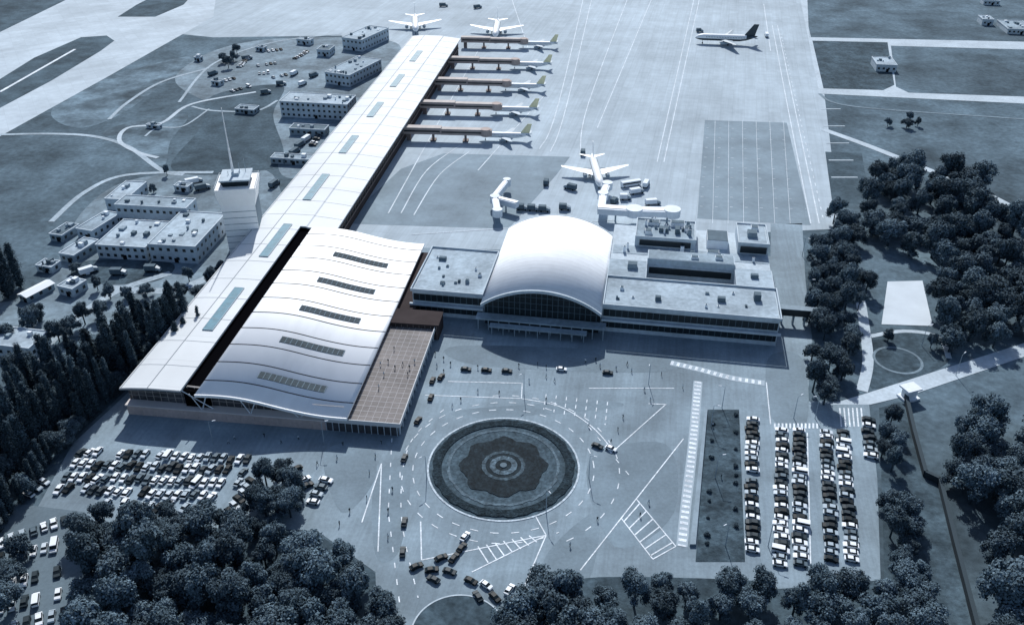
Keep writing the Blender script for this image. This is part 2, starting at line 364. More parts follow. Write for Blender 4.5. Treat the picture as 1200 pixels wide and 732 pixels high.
disc('flower_bed', rc, 13.4, .1, .35, mat('bed_dark', duo(.020), 1, (.2, .35), (1.3, .5), mid=(.5, .35)), 'dark lobed flower bed on traffic island', 'flower bed', lob=.06, k=8, n=160)
disc('flower_bed', rc, 6.9, .1, .42, mat('bed_mid', duo(.075), 1, (.3, .4), (1.5, .5), mid=(.7, .4)), 'grey planted ring in the island centre', 'flower bed', inner=5.7)
disc('flower_bed', rc, 4.4, .1, .45, mat('bed_light', duo(.10), 1, (.3, .4), (1.5, .5), mid=(.7, .4)), 'small planted ring at island centre', 'flower bed', inner=2.6)
disc('fountain_basin', rc, 1.1, .1, .6, mat('basin', duo(.14), .9), 'small round grey stone fountain basin', 'fountain')
c2 = Vector(site(537, 742))
disc('traffic_island_kerb', c2, 12.4, 0, .3, KERB, 'pale kerb of the smaller traffic island', 'kerb', 'structure', inner=12.0)
disc('traffic_island', c2, 12.0, 0, .22, GRASS_DK, 'small round dark planted traffic island', 'traffic island', 'structure')
c3 = Vector(site(1052, 422))
disc('garden_ring', c3, 9, .1, .16, TRACK, 'faint circular garden path', 'garden', 'structure', inner=8)

# ------------------------------------------------------------------ NEW TERMINAL
ox, oy = -131.7, 239.0
T = empty('passenger_terminal', (ox, oy, 0), R(-7), 'long white terminal with curved roof and straight pier', 'terminal building')
def T_inv(u, v, z):
    x, y = site(u, v, z); x -= ox; y -= oy; c, s = math.cos(R(7)), math.sin(R(7))
    return (x*c-y*s, x*s+y*c)
prof_full = [(-.3, 11.7), (4, 12.2), (10, 12.6), (24, 12.6), (24.6, 12.2), (31, 11.7), (37.6, 10.9)]
PX = 21.4
prof_part = [(-.3, 11.7), (4, 12.2), (10, 12.6), (PX, 12.6)]
pr = MB()
pr.profile_roof(prof_full, 122, 451, .7); pr.profile_roof(prof_part, -1.6, 121.98, .7)
pier_roof = pr.obj('pier_roof', ROOFP, T)
sm = MB()
def up(prof, d): return [(x, z+d) for x, z in prof]
y = 12
while y < 450:
    p = prof_part if y < 121 else prof_full
    sm.profile_roof(up(p, .04), y-.12, y+.12, .06); y += 15.2
for x in (.2, 9.7):
    z = 11.75 if x < 1 else 12.6
    sm.box(x, x+.2, -1.5, 450, z+.07, z+.13)
sm.obj('roof_joint', SEAM_L, pier_roof)
fb = MB(); fb.profile_roof(up(prof_part, -.1), -1.9, -1.62, .6)
fb.obj('roof_fascia', SEAM_L, pier_roof)
for k in range(7):
    a = 50+57.4*k; s = MB(); L = 15.5 if k < 3 else 13
    s.box(13.4, 17.2, a-L, a+L, 12.62, 12.95, 0)
    s2 = MB()
    sk = s.obj('skylight', GLASS_T, pier_roof)
    for i in range(5):
        yy = a-L+i*(2*L/4); s2.box(13.35, 17.25, yy-.06, yy+.06, 12.951, 13.0)
    for xx in (13.25, 17.2): s2.box(xx, xx+.15, a-L, a+L, 12.6, 13.0)
    s2.obj('skylight_frame', STEEL, sk)
boxes([(0, 36, 119, 449, 0, 4.2), (.2, 35.8, 119, 448.8, 9.6, 10.6), (0, PX-.5, 4, 119, 0, 11.2)], 'pier_wall', BROWN_D, T)
w = MB(); w.box(.4, 35.6, 119.2, 448.6, 4.2, 9.6); w.obj('pier_glazing', GLASS, T)
w = MB()
y = 122
while y < 449:
    w.box(35.6, 36.0, y-.25, y+.25, 4.2, 10.6); y += 4.6
w.box(35.9, 36.3, 119, 449, 3.9, 4.5); w.box(35.9, 36.3, 119, 449, 7.0, 7.3)
w.obj('pier_mullion', BROWN, T)
w = MB(); w.box(PX-.3, 29.5, .4, 121.9, 4.6, 10.9); w.obj('roof_slot_shade', BLACK, T)  # solid black block fills the roof gap, shade put into its colour
XA, XB = 26.9, 78.3
def wz(x):
    t = (x-XA)/(XB-XA)
    base = 12.4-4.4*t
    return base+1.35*math.sin(math.pi*2*t*.92)*(1 if t < .55 else .8)
xs = [XA+(XB-XA)*i/32 for i in range(33)]
wp = [(x, wz(x)) for x in xs]
pr = MB(); pr.profile_roof(wp, -2.8, 121.5, .8)
wave = pr.obj('curved_roof', ROOFW, T)
for p in wave.data.polygons: p.use_smooth = abs(p.normal.z) > .8
for i in range(11):
    yy = 10.7-11+11*i+5.5
    if yy < 121:
        sm = MB(); sm.profile_roof(up(wp, .06), yy-.22, yy+.22, .08); sm.obj('roof_seam', SEAM, wave)
sm = MB(); sm.profile_roof(up(wp, .08), -3.2, -2.82, 1.0)
sm.obj('roof_fascia', ROOFW, wave)
SKG = mat('skylight_glass', duo(.05), .7, None, (.6, .35), .1)
for k in range(5):
    a = 10.7+22*k
    sp = [(x, wz(x)+.22) for x in [44+i*(67-44)/12 for i in range(13)]]
    s = MB(); s.profile_roof(sp, a-1.8, a+1.8, .3); so = s.obj('skylight', SKG, wave)
    s = MB()
    for i in range(0, 13):
        x, z = sp[i]; s.box(x-.1, x+.1, a-1.83, a+1.83, z-.1, z+.06)
    s.obj('skylight_frame', mat('frame_mid', duo(.20), .8, spec=.1), so)
# facades
allp = [(0, 10.9), (PX, 11.5), (XA, 11.2)]+[(x, z-1.0) for x, z in wp if XA+.1 < x < 77.5]
def zat(x, P):
    for i in range(len(P)-1):
        if P[i][0] <= x <= P[i+1][0]:
            return P[i][1]+(P[i+1][1]-P[i][1])*(x-P[i][0])/(P[i+1][0]-P[i][0])
    return P[-1][1]
w = MB(); w.wall_xz(allp, 0, 2.2, 3.0); w.obj('glass_facade', GLASS_F, T)
w = MB()
x = 1
while x < 77:
    w.box(x-.08, x+.08, 2.0, 2.2, 4.2, zat(x, allp)); x += 2.6
for z in (6.2, 8.0): w.box(0, 76, 2.02, 2.2, z, z+.13)
w.obj('facade_mullion', mat('mullion_grey', (.34, .32, .31), .6), T)
for x in (27, 44, 61, 74):
    for sx in (-3, 3):
        xx = min(x+sx, 77); MB().beam((x, -.5, 3.9), (xx, -1.2, zat(xx, allp)-.2), .2).obj('roof_prop', WHITE, T)
MB().beam((20.5, .5, 11), (31, .5, 3.9), .3).obj('roof_prop', WHITE, T)
w = MB(); w.box(0, 70, -1.0, 2.0, 0, 3.9)
for x in range(0, 70, 5): w.box(x+.1, x+.35, -1.12, -1.0, 0, 3.95)
w.obj('base_wall', BASEW, T)
w = MB(); w.box(-.3, 70, -1.4, 2.0, 3.9, 4.4); w.obj('base_cornice', mat('cornice', (.62, .58, .57), .7), T)
boxes([(76.2, 77, 2.5, 120, 0, 6.6), (XA+.1, 77, 119.6, 120.2, 0, 7)], 'side_wall', BROWN_D, T)
# terrace
w = MB(); w.box(70, 95.6, -1.6, 57, 4.7, 5.1); ter = w.obj('terrace_deck', DECK, T)
w = MB()
x = 78.6
while x < 95.5: w.box(x-.06, x+.06, -1.4, 57, 5.1, 5.13); x += 2.4
y = -1.2
while y < 57: w.box(77.5, 95.5, y-.11, y+.11, 5.11, 5.14); y += 2.8
w.obj('paving_joint', mat('joint_pale', (.38, .37, .38), .8), ter)
w = MB(); w.box(95.6, 95.9, -1.9, 57, 4.3, 6.0); w.box(70, 95.6, -1.9, -1.6, 4.3, 6.0)
w.obj('parapet', mat('parapet_grey', (.50, .52, .54), .7), ter)
w = MB(); w.box(70.2, 94.8, -.9, 56.8, 0, 4.3); w.obj('terrace_glazing', GLASS_F, T)
x = 70.2
COLM = mat('column_grey', duo(.5), .8)
while x < 95.2: MB().box(x-.1, x+.1, -1.2, -.9, 0, 4.3).obj('column', COLM, T); x += 2.2
y = 0
while y < 57: MB().box(94.8, 95.3, y-.3, y+.3, 0, 4.3).obj('column', COLM, T); y += 4
w = MB(); w.box(77, 97, 57, 67, 0, 6.6); w.obj('link_block', BROWN_D, T)
LRB = mat('link_roof_brown', (.05, .041, .042), .9, (.1, .2), spec=.05)
w = MB(); w.box(76.9, 97.3, 56.8, 67.2, 6.6, 6.9); w.box(77.1, 85, 67.3, 118, 4.6, 5.0); w.obj('link_roof', LRB, T)
w = MB()
for i in range(9): w.box(78+i*2.3, 78.2+i*2.3, 56.6, 56.8, .5, 6.4)
w.obj('link_mullion', BROWN, T)
w = MB(); w.box(77.1, 84.6, 67.4, 117.6, 0, 4.6); w.obj('link_wall', BROWN_D, T)

# ------------------------------------------------------------------ jet bridges (pier)
BRR = mat('bridge_roof', (.48, .44, .42), .8, (.2, .12), spec=.2)
BRB = mat('bridge_cladding', (.40, .335, .31), .8, (.2, .12), spec=.2)
def jet_bridge(bx, ay, L, rz_extra):
    c, s = math.cos(R(-7)), math.sin(R(-7))
    X = ox+bx*c-ay*s; Y = oy+bx*s+ay*c
    J = empty('jet_bridge', (X, Y, 0), R(-7+rz_extra), 'tan enclosed boarding bridge raised on posts beside pier', 'boarding bridge', 'boarding bridges along the pier')
    MB().box(-1, L*.45, -2.2, 2.2, 4.4, 8.2).obj('tunnel', BRB, J); MB().box(L*.45, L*.97, -1.8, 1.8, 4.2, 7.6).obj('tunnel', BRB, J)
    MB().box(0, L*.44, -2.28, 2.28, 5.9, 6.9).obj('window_band', GLASS, J)
    MB().box(L*.46, L*.95, -1.88, 1.88, 5.5, 6.4).obj('window_band', GLASS, J)
    MB().box(-1, L*.455, -2.4, 2.4, 8.2, 8.5).obj('roof', BRR, J); MB().box(L*.46, L*.98, -2.0, 2.0, 7.6, 7.9).obj('roof', BRR, J)
    t = MB(); t.cyl(L, 0, 3.9, 8.0, 2.9, n=14); t.box(L, L+3.6, -1.8, 1.8, 4.1, 7.5); t.obj('cab', BRB, J)
    for q in (.0, .35, .75):
        t = MB()
        if q == 0: t.box(1, 3.4, -1.2, 1.2, 0, 4.4)
        else: t.box(L*q-.5, L*q+.5, -1.6, -1.0, .4, 4.4); t.box(L*q-.5, L*q+.5, 1.0, 1.6, .4, 4.4); t.box(L*q-1.6, L*q+1.6, -2.2, 2.2, .2, .9)
        t.obj('support_leg', BROWN, J)
    return J

# ------------------------------------------------------------------ airliner
def wing(b, rle, rte, tle, tte, zr, zt, tr, tt, mi=0):
    r = [(rle[0], rle[1], zr), (rte[0]+(rle[0]-rte[0])*.6, rle[1], zr+tr), (rte[0], rte[1], zr), (rte[0]+(rle[0]-rte[0])*.6, rle[1], zr-tr*.5)]
    t = [(tle[0], tle[1], zt), (tte[0]+(tle[0]-tte[0])*.6, tle[1], zt+tt), (tte[0], tte[1], zt), (tte[0]+(tle[0]-tte[0])*.6, tle[1], zt-tt*.5)]
    b.loft([r, t], mi)
def build_plane(white, tail, wingm, label, group, belly=None, span=17):
    E = empty('airliner', (0, 0, 0), 0, label, 'airliner', group)
    f = MB(); n = 16; rings = []
    for x, r, dz in ((18.5, .15, -.5), (18, .75, -.35), (17, 1.25, -.2), (15.5, 1.75, -.05), (13.5, 2.0, 0), (0, 2.0, 0), (-8, 2.0, 0), (-12, 1.65, .3), (-15.5, 1.0, .85), (-18.5, .25, 1.3)):
        rings.append([(x, r*math.cos(2*math.pi*(i+.5)/n), 3.9+dz+r*math.sin(2*math.pi*(i+.5)/n)) for i in range(n)])
    f.loft(rings, 0)
    fo = f.obj('fuselage', [white, belly or white], E, smooth=True)
    for p in fo.data.polygons:
        if p.center.z < 3.6 or (belly and p.center.x < -11): p.material_index = 1
    for sgn in (-1, 1):
        w = MB()
        for i in range(26):
            x = 12-i*.95
            w.box(x-.16, x+.16, sgn*1.93-.06, sgn*1.93+.06, 4.25, 4.65)
        w.obj('window_row', GLASS, E)
    w = MB(); w.box(16.2, 16.9, -1.05, 1.05, 4.35, 4.75); w.obj('cockpit_window', GLASS, E)
    for sgn in (-1, 1):
        w = MB(); wing(w, (4.5, sgn*1.2), (-3.2, sgn*1.2), (-4.2, sgn*span), (-6.0, sgn*span), 2.9, 4.3, .5, .15); w.obj('wing', wingm, E)
        w = MB(); wing(w, (-13.8, sgn*.5), (-17.2, sgn*.5), (-17.2, sgn*6.4), (-18.6, sgn*6.4), 4.9, 5.3, .18, .08); w.obj('tailplane', wingm, E)
        w = MB(); rr = []
        for x, r in ((3.6, .85), (3.2, 1.05), (1.5, 1.05), (-.5, .75), (-1.2, .45)):
            rr.append([(x, sgn*5.6+r*math.cos(2*math.pi*i/12), 2.0+r*math.sin(2*math.pi*i/12)) for i in range(12)])
        w.loft(rr, 0); w.box(-.8, 2.4, sgn*5.6-.15, sgn*5.6+.15, 2.8, 3.4); w.obj('engine', PLANEG if wingm != PLANEG else STEEL, E, smooth=False)
        w = MB()
        for q in (-.35, .35):
            w.loft([[(-1.2+.55*math.cos(a*math.pi/5), sgn*2.9+q+d, .55+.55*math.sin(a*math.pi/5)) for a in range(10)] for d in (-.18, .18)])
        w.box(-1.3, -1.1, sgn*2.9-.12, sgn*2.9+.12, .6, 2.9); w.obj('main_gear', TYRE, E)
    w = MB(); w.loft([[(13.9+.4*math.cos(a*math.pi/5), d, .4+.4*math.sin(a*math.pi/5)) for a in range(10)] for d in (-.25, .25)]); w.box(13.8, 14, -.1, .1, .5, 2.2); w.obj('nose_gear', TYRE, E)
    w = MB()
    w.loft([[(-10.5, 0, 5.6), (-13, .22, 5.6), (-16.8, 0, 5.4), (-13, -.22, 5.6)], [(-15.6, 0, 12.4), (-17, .09, 12.4), (-18.6, 0, 12.4), (-17, -.09, 12.4)]])
    w.obj('tail_fin', tail, E)
    return E
def clone(E, loc, rz, scale=1, label=None):
    N = E.copy(); COL.objects.link(N); N.location = loc; N.rotation_euler = (0, 0, rz); N.scale = (scale,)*3
    if label: N['label'] = label
    for ch in E.children:
        c = ch.copy(); c.parent = N; COL.objects.link(c)
        for g2 in ch.children:
            d = g2.copy(); d.parent = c; COL.objects.link(d)
    return N
def place(E, u, v, rz, scale=1):
    x, y = site(u, v); E.location = (x, y, .08); E.rotation_euler = (0, 0, rz); E.scale = (scale,)*3
pA = build_plane(PLANEW, PLANEY, mat('aircraft_wing_grey', duo(.46), .6), 'white airliner with cream tail docked at a boarding bridge', 'airliners parked at the pier', None, 13.5)
pB = build_plane(PLANEW, PLANEW, PLANEW, 'white airliner parked nose towards the old terminal', 'airliners on the apron')
first = True
for (u, v) in ((467, 154), (487, 124), (506, 97), (524, 72), (536, 48)):
    bx, ay = T_inv(u, v, 5.0)
    L = 48
    jet_bridge(36.3, ay, L, 3)
    c, s = math.cos(R(-7)), math.sin(R(-7)); bb, aa = 36.3+59, ay+6.0
    X = ox+bb*c-aa*s; Y = oy+bb*s+aa*c
    if first: pA.location = (X, Y, .08); pA.rotation_euler = (0, 0, R(176)); pA.scale = (.85,)*3; first = False
    else: clone(pA, (X, Y, .08), R(176), .85)
place(pB, 698, 208, R(-88), 1.08)
for (u, v, rz) in ((487, 34, -84), (582, 40, -92)):
    x, y = site(u, v); clone(pB, (x, y, .08), R(rz), 1.3, 'white airliner standing at the end of the pier')
pC = build_plane(PLANEW, PLANED, PLANEG, 'white airliner with dark belly and tail on open apron', 'airliners on the apron', PLANED)
place(pC, 850, 52, R(172), 1.3)

def poly_bridge(pts, z, w, label):
    J = empty('jet_bridge', (*site(*pts[0]), 0), 0, label, 'boarding bridge', 'boarding bridges at the old terminal')
    o = Vector(site(*pts[0])); P = [Vector(site(*p))-o for p in pts]
    for i in range(len(P)-1):
        d = (P[i+1]-P[i]).normalized(); n = Vector((-d.y, d.x))*w/2
        MB().prism([P[i]-n, P[i+1]-n, P[i+1]+n, P[i]+n], z, z+3).obj('tunnel', WHITE, J)
        n *= .55
        MB().prism([P[i]-n, P[i+1]-n, P[i+1]+n, P[i]+n], z+3, z+3.3).obj('roof', PLANEW, J)
        m = (P[i]+P[i+1])/2
        MB().box(m.x-.4, m.x+.4, m.y-.4, m.y+.4, 0, z).obj('support_leg', STEEL, J)
    for p in P[1:]:
        t = MB(); t.cyl(p.x, p.y, z-.3, z+3.5, w*.72, n=14); t.obj('rotunda', WHITE, J)
poly_bridge([(606, 251), (580, 244), (583, 260)], 3.5, 3.4, 'white bent boarding bridge standing on dark apron')
poly_bridge([(580, 242), (594, 224)], 3.5, 2.8, 'white short boarding bridge arm')
poly_bridge([(704, 256), (706, 240), (711, 228)], 3.5, 3.8, 'white boarding bridge reaching the parked airliner')
poly_bridge([(700, 258), (742, 261), (786, 262)], 4.5, 5.8, 'long white boarding gallery with rounded end')

# ------------------------------------------------------------------ OLD TERMINAL
O = empty('old_terminal', (-39.9, 302.8, 0), R(-9.3), 'pale two-storey terminal with white barrel-vaulted hall', 'terminal building')
boxes([(0, 28.9, 0, 36, 0, 11.6), (76.1, 143, 0, 22, 0, 12), (76.1, 92, 22, 38, 0, 12), (128, 143, 22, 38, 0, 12), (76.1, 143, 38, 74, 0, 10.5),
       (86, 112, 54, 72, 10.5, 15.0), (130, 142.5, 54, 73, 10.5, 15.5), (92, 128, 38.2, 46, 10.5, 13.5)], 'wall', WALLB, O)
rfs = boxes([(.4, 28.8, .4, 35.6, 11.6, 11.75), (76.4, 142.6, .4, 21.6, 12, 12.15), (76.4, 91.6, 21.8, 37.8, 12, 12.12), (128.3, 142.6, 21.8, 37.8, 12, 12.12),
       (77, 142.6, 46.3, 53.8, 10.5, 10.65), (86.6, 111.4, 54.6, 71.4, 15, 15.15, FLATR), (130.5, 142, 54.5, 72.5, 15.5, 15.65), (92.4, 127.6, 38.5, 45.6, 13.5, 13.6, FLATR)], 'flat_roof', FLATR2, O)
rf = rfs[1]
def rim(x0, x1, y0, y1, z, h=.7, t=.4):
    w = MB(); w.box(x0, x1, y0, y0+t, z, z+h); w.box(x0, x1, y1-t, y1, z, z+h); w.box(x0, x0+t, y0+t, y1-t, z, z+h); w.box(x1-t, x1, y0+t, y1-t, z, z+h)
    w.obj('parapet', BANDW, O)
rim(-.6, 28.9, -.8, 36.2, 11.4, 1.1); rim(76.1, 143.6, -.8, 22.4, 11.8, 1.1); rim(86, 112.2, 53.8, 72.2, 14.7, 1.0); rim(129.8, 142.9, 53.8, 73.2, 15.2, 1.0)
FD = mat('frame_dim', duo(.12), .7)
for (x0, x1, zb) in ((-.05, 29, (2.0, 6.9)), (76, 143.1, (2.0, 7.1))):
    for z in zb:
        w = MB(); w.box(x0+.5, x1-.5, -.12, .1, z, z+3.1); wb = w.obj('window_band', GLASS, O)
        x = x0+.5
        while x < x1: MB().box(x-.1, x+.1, -.2, -.12, z, z+3.1).obj('mullion', FD, wb); x += 2.4
for z in (2.2, 7.2):
    w = MB(); w.box(142.95, 143.12, 1, 73, z, z+2.3); w.obj('window_band', GLASS, O)
    w = MB(); w.box(-.12, .05, 1, 35, z, z+2.3); w.obj('window_band', GLASS, O)
for (y0, z) in ((21.9, 6.5), (37.8, 6.5)):
    w = MB(); w.box(93, 127, y0, y0+.22, z, z+3); w.obj('window_band', GLASS, O)
w = MB(); w.box(92, 128, 22, 38, 0, 3.0); w.obj('courtyard_floor', FLATR3, O)
boxes([(88, 110, 53.6, 53.75, 11.4, 14), (131, 142, 53.6, 53.75, 11.4, 14.4)], 'window_band', GLASS, O)
boxes([(-1, 29, -1.8, -.8, 5.4, 6.2), (76, 144, -1.8, -.8, 5.6, 6.4)], 'balcony_slab', BANDW, O)
cx, hw = 52.5, 23.6; zs, za = 11.2, 19.4
rad = (hw**2+(za-zs)**2)/(2*(za-zs)); zc = za-rad; am = math.asin(hw/rad)
vp = [(cx+rad*math.sin(-am+2*am*i/40), zc+rad*math.cos(-am+2*am*i/40)) for i in range(41)]
w = MB(); w.profile_roof(vp, -6, 61, .9); vault = w.obj('vault_roof', ROOFV, O)
for p in vault.data.polygons: p.use_smooth = abs(p.normal.y) < .5
w = MB(); w.profile_roof(up(vp, .12), -6.3, -5.5, 1.2); w.obj('vault_rim', BANDW, vault)
w = MB(); w.profile_roof(up(vp, .12), 60.6, 61.6, 1.2); w.obj('vault_rim', BANDW, vault)
vi = [(x, z-1.0) for x, z in vp[1:-1]]
w = MB(); w.wall_xz(vi, 0, -2, -1.2); w.obj('arched_glazing', GLASS, O)
w = MB(); w.wall_xz(vi, 0, 59, 59.8); w.obj('arched_glazing', GLASS, O)
w = MB(); x = 31
while x < 75: w.box(x-.1, x+.1, -2.3, -2, 5.5, zat(x, vi)); x += 2.15
for z in (8.2, 11.0, 13.8, 16.6):
    xa = [p[0] for p in vi if p[1] > z]; w.box(min(xa), max(xa), -2.25, -2, z, z+.15)
w.obj('glazing_frame', FD, O)
w = MB(); w.box(29.1, 75.9, -1.0, 58.9, 0, 2.0); w.obj('hall_floor', WALLG, O)
boxes([(29.1, 29.6, -.9, 58.8, 2.0, 11), (75.4, 75.9, -.9, 58.8, 2.0, 11)], 'hall_wall', WALLG, O)
boxes([(27, 78, -7, -2.4, 4.7, 5.3), (33, 71, -10, -7.1, 3.4, 3.9)], 'entrance_canopy', FLATR, O)
for i in range(13): MB().box(28+i*4.1-.2, 28+i*4.1+.2, -6.8, -6.4, 0, 4.7).obj('canopy_column', WALLG, O)
for i in range(9): MB().box(34+i*4.5-.15, 34+i*4.5+.15, -9.8, -9.5, 0, 3.4).obj('canopy_column', WALLG, O)
rnd = random.Random(5)
vents = [(5, 25, 11.75, 3, 2, 1.2), (20, 8, 11.75, 1.4, 1.4, 1.4), (24, 14, 11.75, 1.4, 1.4, 1.2), (10, 6, 11.75, 2, 1, .8), (82, 12, 12.15, 1.5, 1.5, 1.2), (96, 6, 12.15, 2.2, 2, 1.5), (120, 9, 12.15, 3, 2, 1.6), (134, 12, 12.15, 2.6, 3, 2.6), (84, 30, 12.15, 4, 3, 2.0),
                             (90, 56, 15.15, 3, 3, 2), (96, 60, 15.15, 4, 3, 1.6), (103, 59, 15.15, 2, 4, 2.2), (107, 62, 15.15, 2, 3, 1.6), (91, 66, 15.15, 5, 3, 1.4), (101, 66, 15.15, 6, 3, 2), (134, 60, 15.65, 4, 4, 2), (136, 67, 15.65, 3, 3, 1.5), (117, 49, 10.65, 5, 3, 2), (117, 57, 10.5, 9, 10, 4), (134, 30, 12.12, 3, 2, 1.4), (110, 40, 13.6, 3, 2, 1), (120, 41, 13.6, 3, 2, 1.2)]
for _ in range(16): vents.append((rnd.uniform(78, 138), rnd.choice([rnd.uniform(2, 18), rnd.uniform(47, 52)]), 10.6, rnd.uniform(.7, 1.8), rnd.uniform(.7, 1.5), rnd.uniform(1.9, 2.8)))
for _ in range(8): vents.append((rnd.uniform(2, 26), rnd.uniform(3, 33), 11.75, rnd.uniform(.6, 1.3), rnd.uniform(.6, 1.3), rnd.uniform(.5, 1.1)))
for _ in range(18): vents.append((rnd.uniform(88, 109), rnd.uniform(56, 70), 15.15, rnd.uniform(.6, 1.6), rnd.uniform(.6, 1.3), rnd.uniform(.8, 2.6)))
for (x, y, z, a, b2, h) in vents:
    w = MB(); w.box(x, x+a, y, y+b2, z, z+h, 0); w.box(x+.15, x+a-.15, y+.15, y+b2-.15, z+h, z+h+.15, 1); w.obj('roof_vent', [rnd.choice([WALLG, WHITE, FLATR3]), FLATR3], rf)
L2 = MB(); L2.box(0, 17, -1.4, 1.4, 4.5, 7.4, 0); L2.box(-.2, 17.2, -1.6, 1.6, 7.4, 7.7, 1)
for i in range(4): L2.box(2+i*4.4, 2.6+i*4.4, -1, 1, 0, 4.5, 1)
E = empty('footbridge', (*site(908, 378), 0), R(-9), 'dark enclosed footbridge leaving the old terminal', 'footbridge')
L2.obj('deck', [GLASS, WALLG], E)

# ------------------------------------------------------------------ control tower
tx, ty = site(295, 291)
C = empty('control_tower', (tx-2, ty+2, 0), R(8), 'bright white square control tower with cab and mast', 'control tower')
TW = mat('tower_white', (.97, .965, .955), .7, (.15, .03), (.5, .03), .3)
def taper(b, s0, s1, z0, z1, mi=0): b.loft([[(-s, -s, z), (s, -s, z), (s, s, z), (-s, s, z)] for s, z in ((s0, z0), (s1, z1))], mi)
w = MB(); taper(w, 7.3, 7.3, 0, 24); taper(w, 7.3, 8.6, 24, 30); taper(w, 8.6, 8.8, 30, 32.4); w.obj('shaft', TW, C)
w = MB(); w.box(7.3, 7.36, -6.9, 6.9, 1, 23.5); w.obj('side_shade', mat('side_shade_grey', duo(.22), .8), C)  # thin grey sheet paints the shaded right side of the shaft
w = MB()
for z in range(3, 24, 3): w.box(-7.35, 7.28, -7.35, 7.28, z, z+.26)
w.obj('floor_joint', FLATR, C)
w = MB(); taper(w, 5.4, 6.2, 32.4, 35.0); w.obj('cab', GLASS, C)
w = MB(); w.box(-6.6, 6.6, -6.6, 6.6, 35.0, 35.7); w.box(-1.6, 1.6, -1.6, 1.6, 35.7, 37); w.obj('cab_roof', WALLB, C)
for sx in (-1, 1):
    w = MB(); w.box(sx*8.6-.08, sx*8.6+.08, -8.7, 8.7, 33.4, 33.5); w.box(-8.7, 8.7, sx*8.6-.08, sx*8.6+.08, 33.3, 33.4)
    for i in range(7): w.box(sx*8.6-.07, sx*8.6+.07, -8.5+i*2.8-.07, -8.5+i*2.8+.07, 32.4, 33.4)
    w.obj('railing', STEEL, C)
w = MB(); w.cyl(-1.0, 0, 37, 48, .6, .4, 8); w.cyl(-1.0, 0, 48, 66, .3, .18, 8); w.obj('mast', mat('mast_white', (.9, .9, .9), .6), C)
for i in range(4):
    w = MB(); w.cyl(4-i*2.4, 3-i, 35.7, 42-i*1.5, .14, .08, 6); w.obj('antenna', STEEL, C)

# ------------------------------------------------------------------ generic buildings
win = MB(); win.box(-.7, .7, -.06, .06, 0, 1.4); WINME = win.mesh('window', [GLASS])
def building(name, u, v, rz, w_, d, h, floors, label, roofm=FLATR2, wallm=WALLB, gable=False, wins=True):
    E = empty(name, (*site(u, v), 0), R(rz), label, 'building')
    b = MB(); b.box(0, w_, 0, d, 0, h); b.obj('wall', wallm, E)
    if gable:
        b = MB(); b.loft([[(-.5, y, h), (w_+.5, y, h), (w_/2, y, h+w_*.18)] for y in (-.5, d+.5)]); b.obj('roof', roofm, E)
    else:
        b = MB(); b.box(.35, w_-.35, .35, d-.35, h, h+.12, 0)
        for (x0, x1, y0, y1) in ((-.2, w_+.2, -.2, .3), (-.2, w_+.2, d-.3, d+.2), (-.2, .3, .3, d-.3), (w_-.3, w_+.2, .3, d-.3)): b.box(x0, x1, y0, y1, h-.3, h+.45, 1)
        ro = b.obj('roof', [roofm, BANDW], E)
        r2 = random.Random(int(u*7+v))
        for k in range(max(3, int(w_*d/60))):
            x = r2.uniform(1, w_-3); y = r2.uniform(1, d-3); a = r2.uniform(.6, 2.4); c = MB(); c.box(x, x+a, y, y+a*r2.uniform(.5, 1.4), h+.12, h+r2.uniform(.6, 2)); c.obj('roof_vent', r2.choice([WALLG, WHITE, FLATR3]), ro)
    if wins:
        n = max(2, int(w_/3.2)); m = max(1, int(d/4)); fh = h/floors
        for fl in range(floors):
            z = fl*fh+fh*.35
            for i in range(n):
                put(WINME, 'window', E, (w_*(i+.5)/n, -.03, z), 0)
            for i in range(m):
                put(WINME, 'window', E, (w_+.03, d*(i+.5)/m, z), R(90))
        c = MB(); c.box(w_*.5, w_*.5+1.9, -.09, .02, 0, 2.3); c.obj('door', SEAM, E)
    return E
building('office_building', 116, 302, -7, 23.5, 26, 6.5, 2, 'pale flat-roofed low office with white parapet')
building('office_building', 178, 306, -7, 22, 34, 8.5, 2, 'pale two-storey flat-roofed office by tower')
building('annex', 140, 262, -7, 36, 11, 10, 2, 'flat-roofed pale rear annex block', FLATR)
building('office_building', 126, 246, -7, 11, 22, 6, 1, 'narrow pale building behind the yard', FLATR2)
building('workshop', 72, 306, -18, 8, 16, 4, 1, 'small pale shed beside the yard', FLATR2, WALLG)
building('workshop', 92, 278, -18, 9, 20, 4.5, 1, 'pale shed with flat roof', FLATR)
building('workshop', 60, 282, -15, 7, 12, 3.5, 1, 'small grey storage shed', FLATR3, WALLG)
building('workshop', 330, 137, -9, 44, 18, 10, 3, 'long pale three-storey workshop beside the pier', FLATR2)
building('workshop', 382, 98, -24, 20, 42, 8, 2, 'long pale workshop hall with roof vents', FLATR)
building('workshop', 402, 58, -24, 18, 40, 9, 2, 'pale workshop block with grey roof', FLATR2)
building('workshop', 372, 66, -10, 10, 12, 5, 1, 'small grey utility hall', FLATR3)
building('guard_hut', 276, 133, -12, 13, 8, 3, 1, 'small low hut on the grass', FLATR, WALLG)
building('workshop', 340, 158, -8, 22, 8, 4, 1, 'low pale store shed by the pier', FLATR3, WALLG)
building('workshop', 318, 192, -8, 24, 7, 3.5, 1, 'low grey shed near the tower', FLATR, WALLG)
building('house', -12, 416, -10, 18, 12, 5, 1, 'pale house beside the poplar row', FLATR2)
building('shed', 24, 352, -28, 5, 13, 3, 1, 'white narrow shed at field edge', mat('white_sheet', duo(.75), .6), WALLG, gable=True)
building('shed', 70, 345, -20, 8, 8, 4, 1, 'small pale shed among trees', FLATR2)
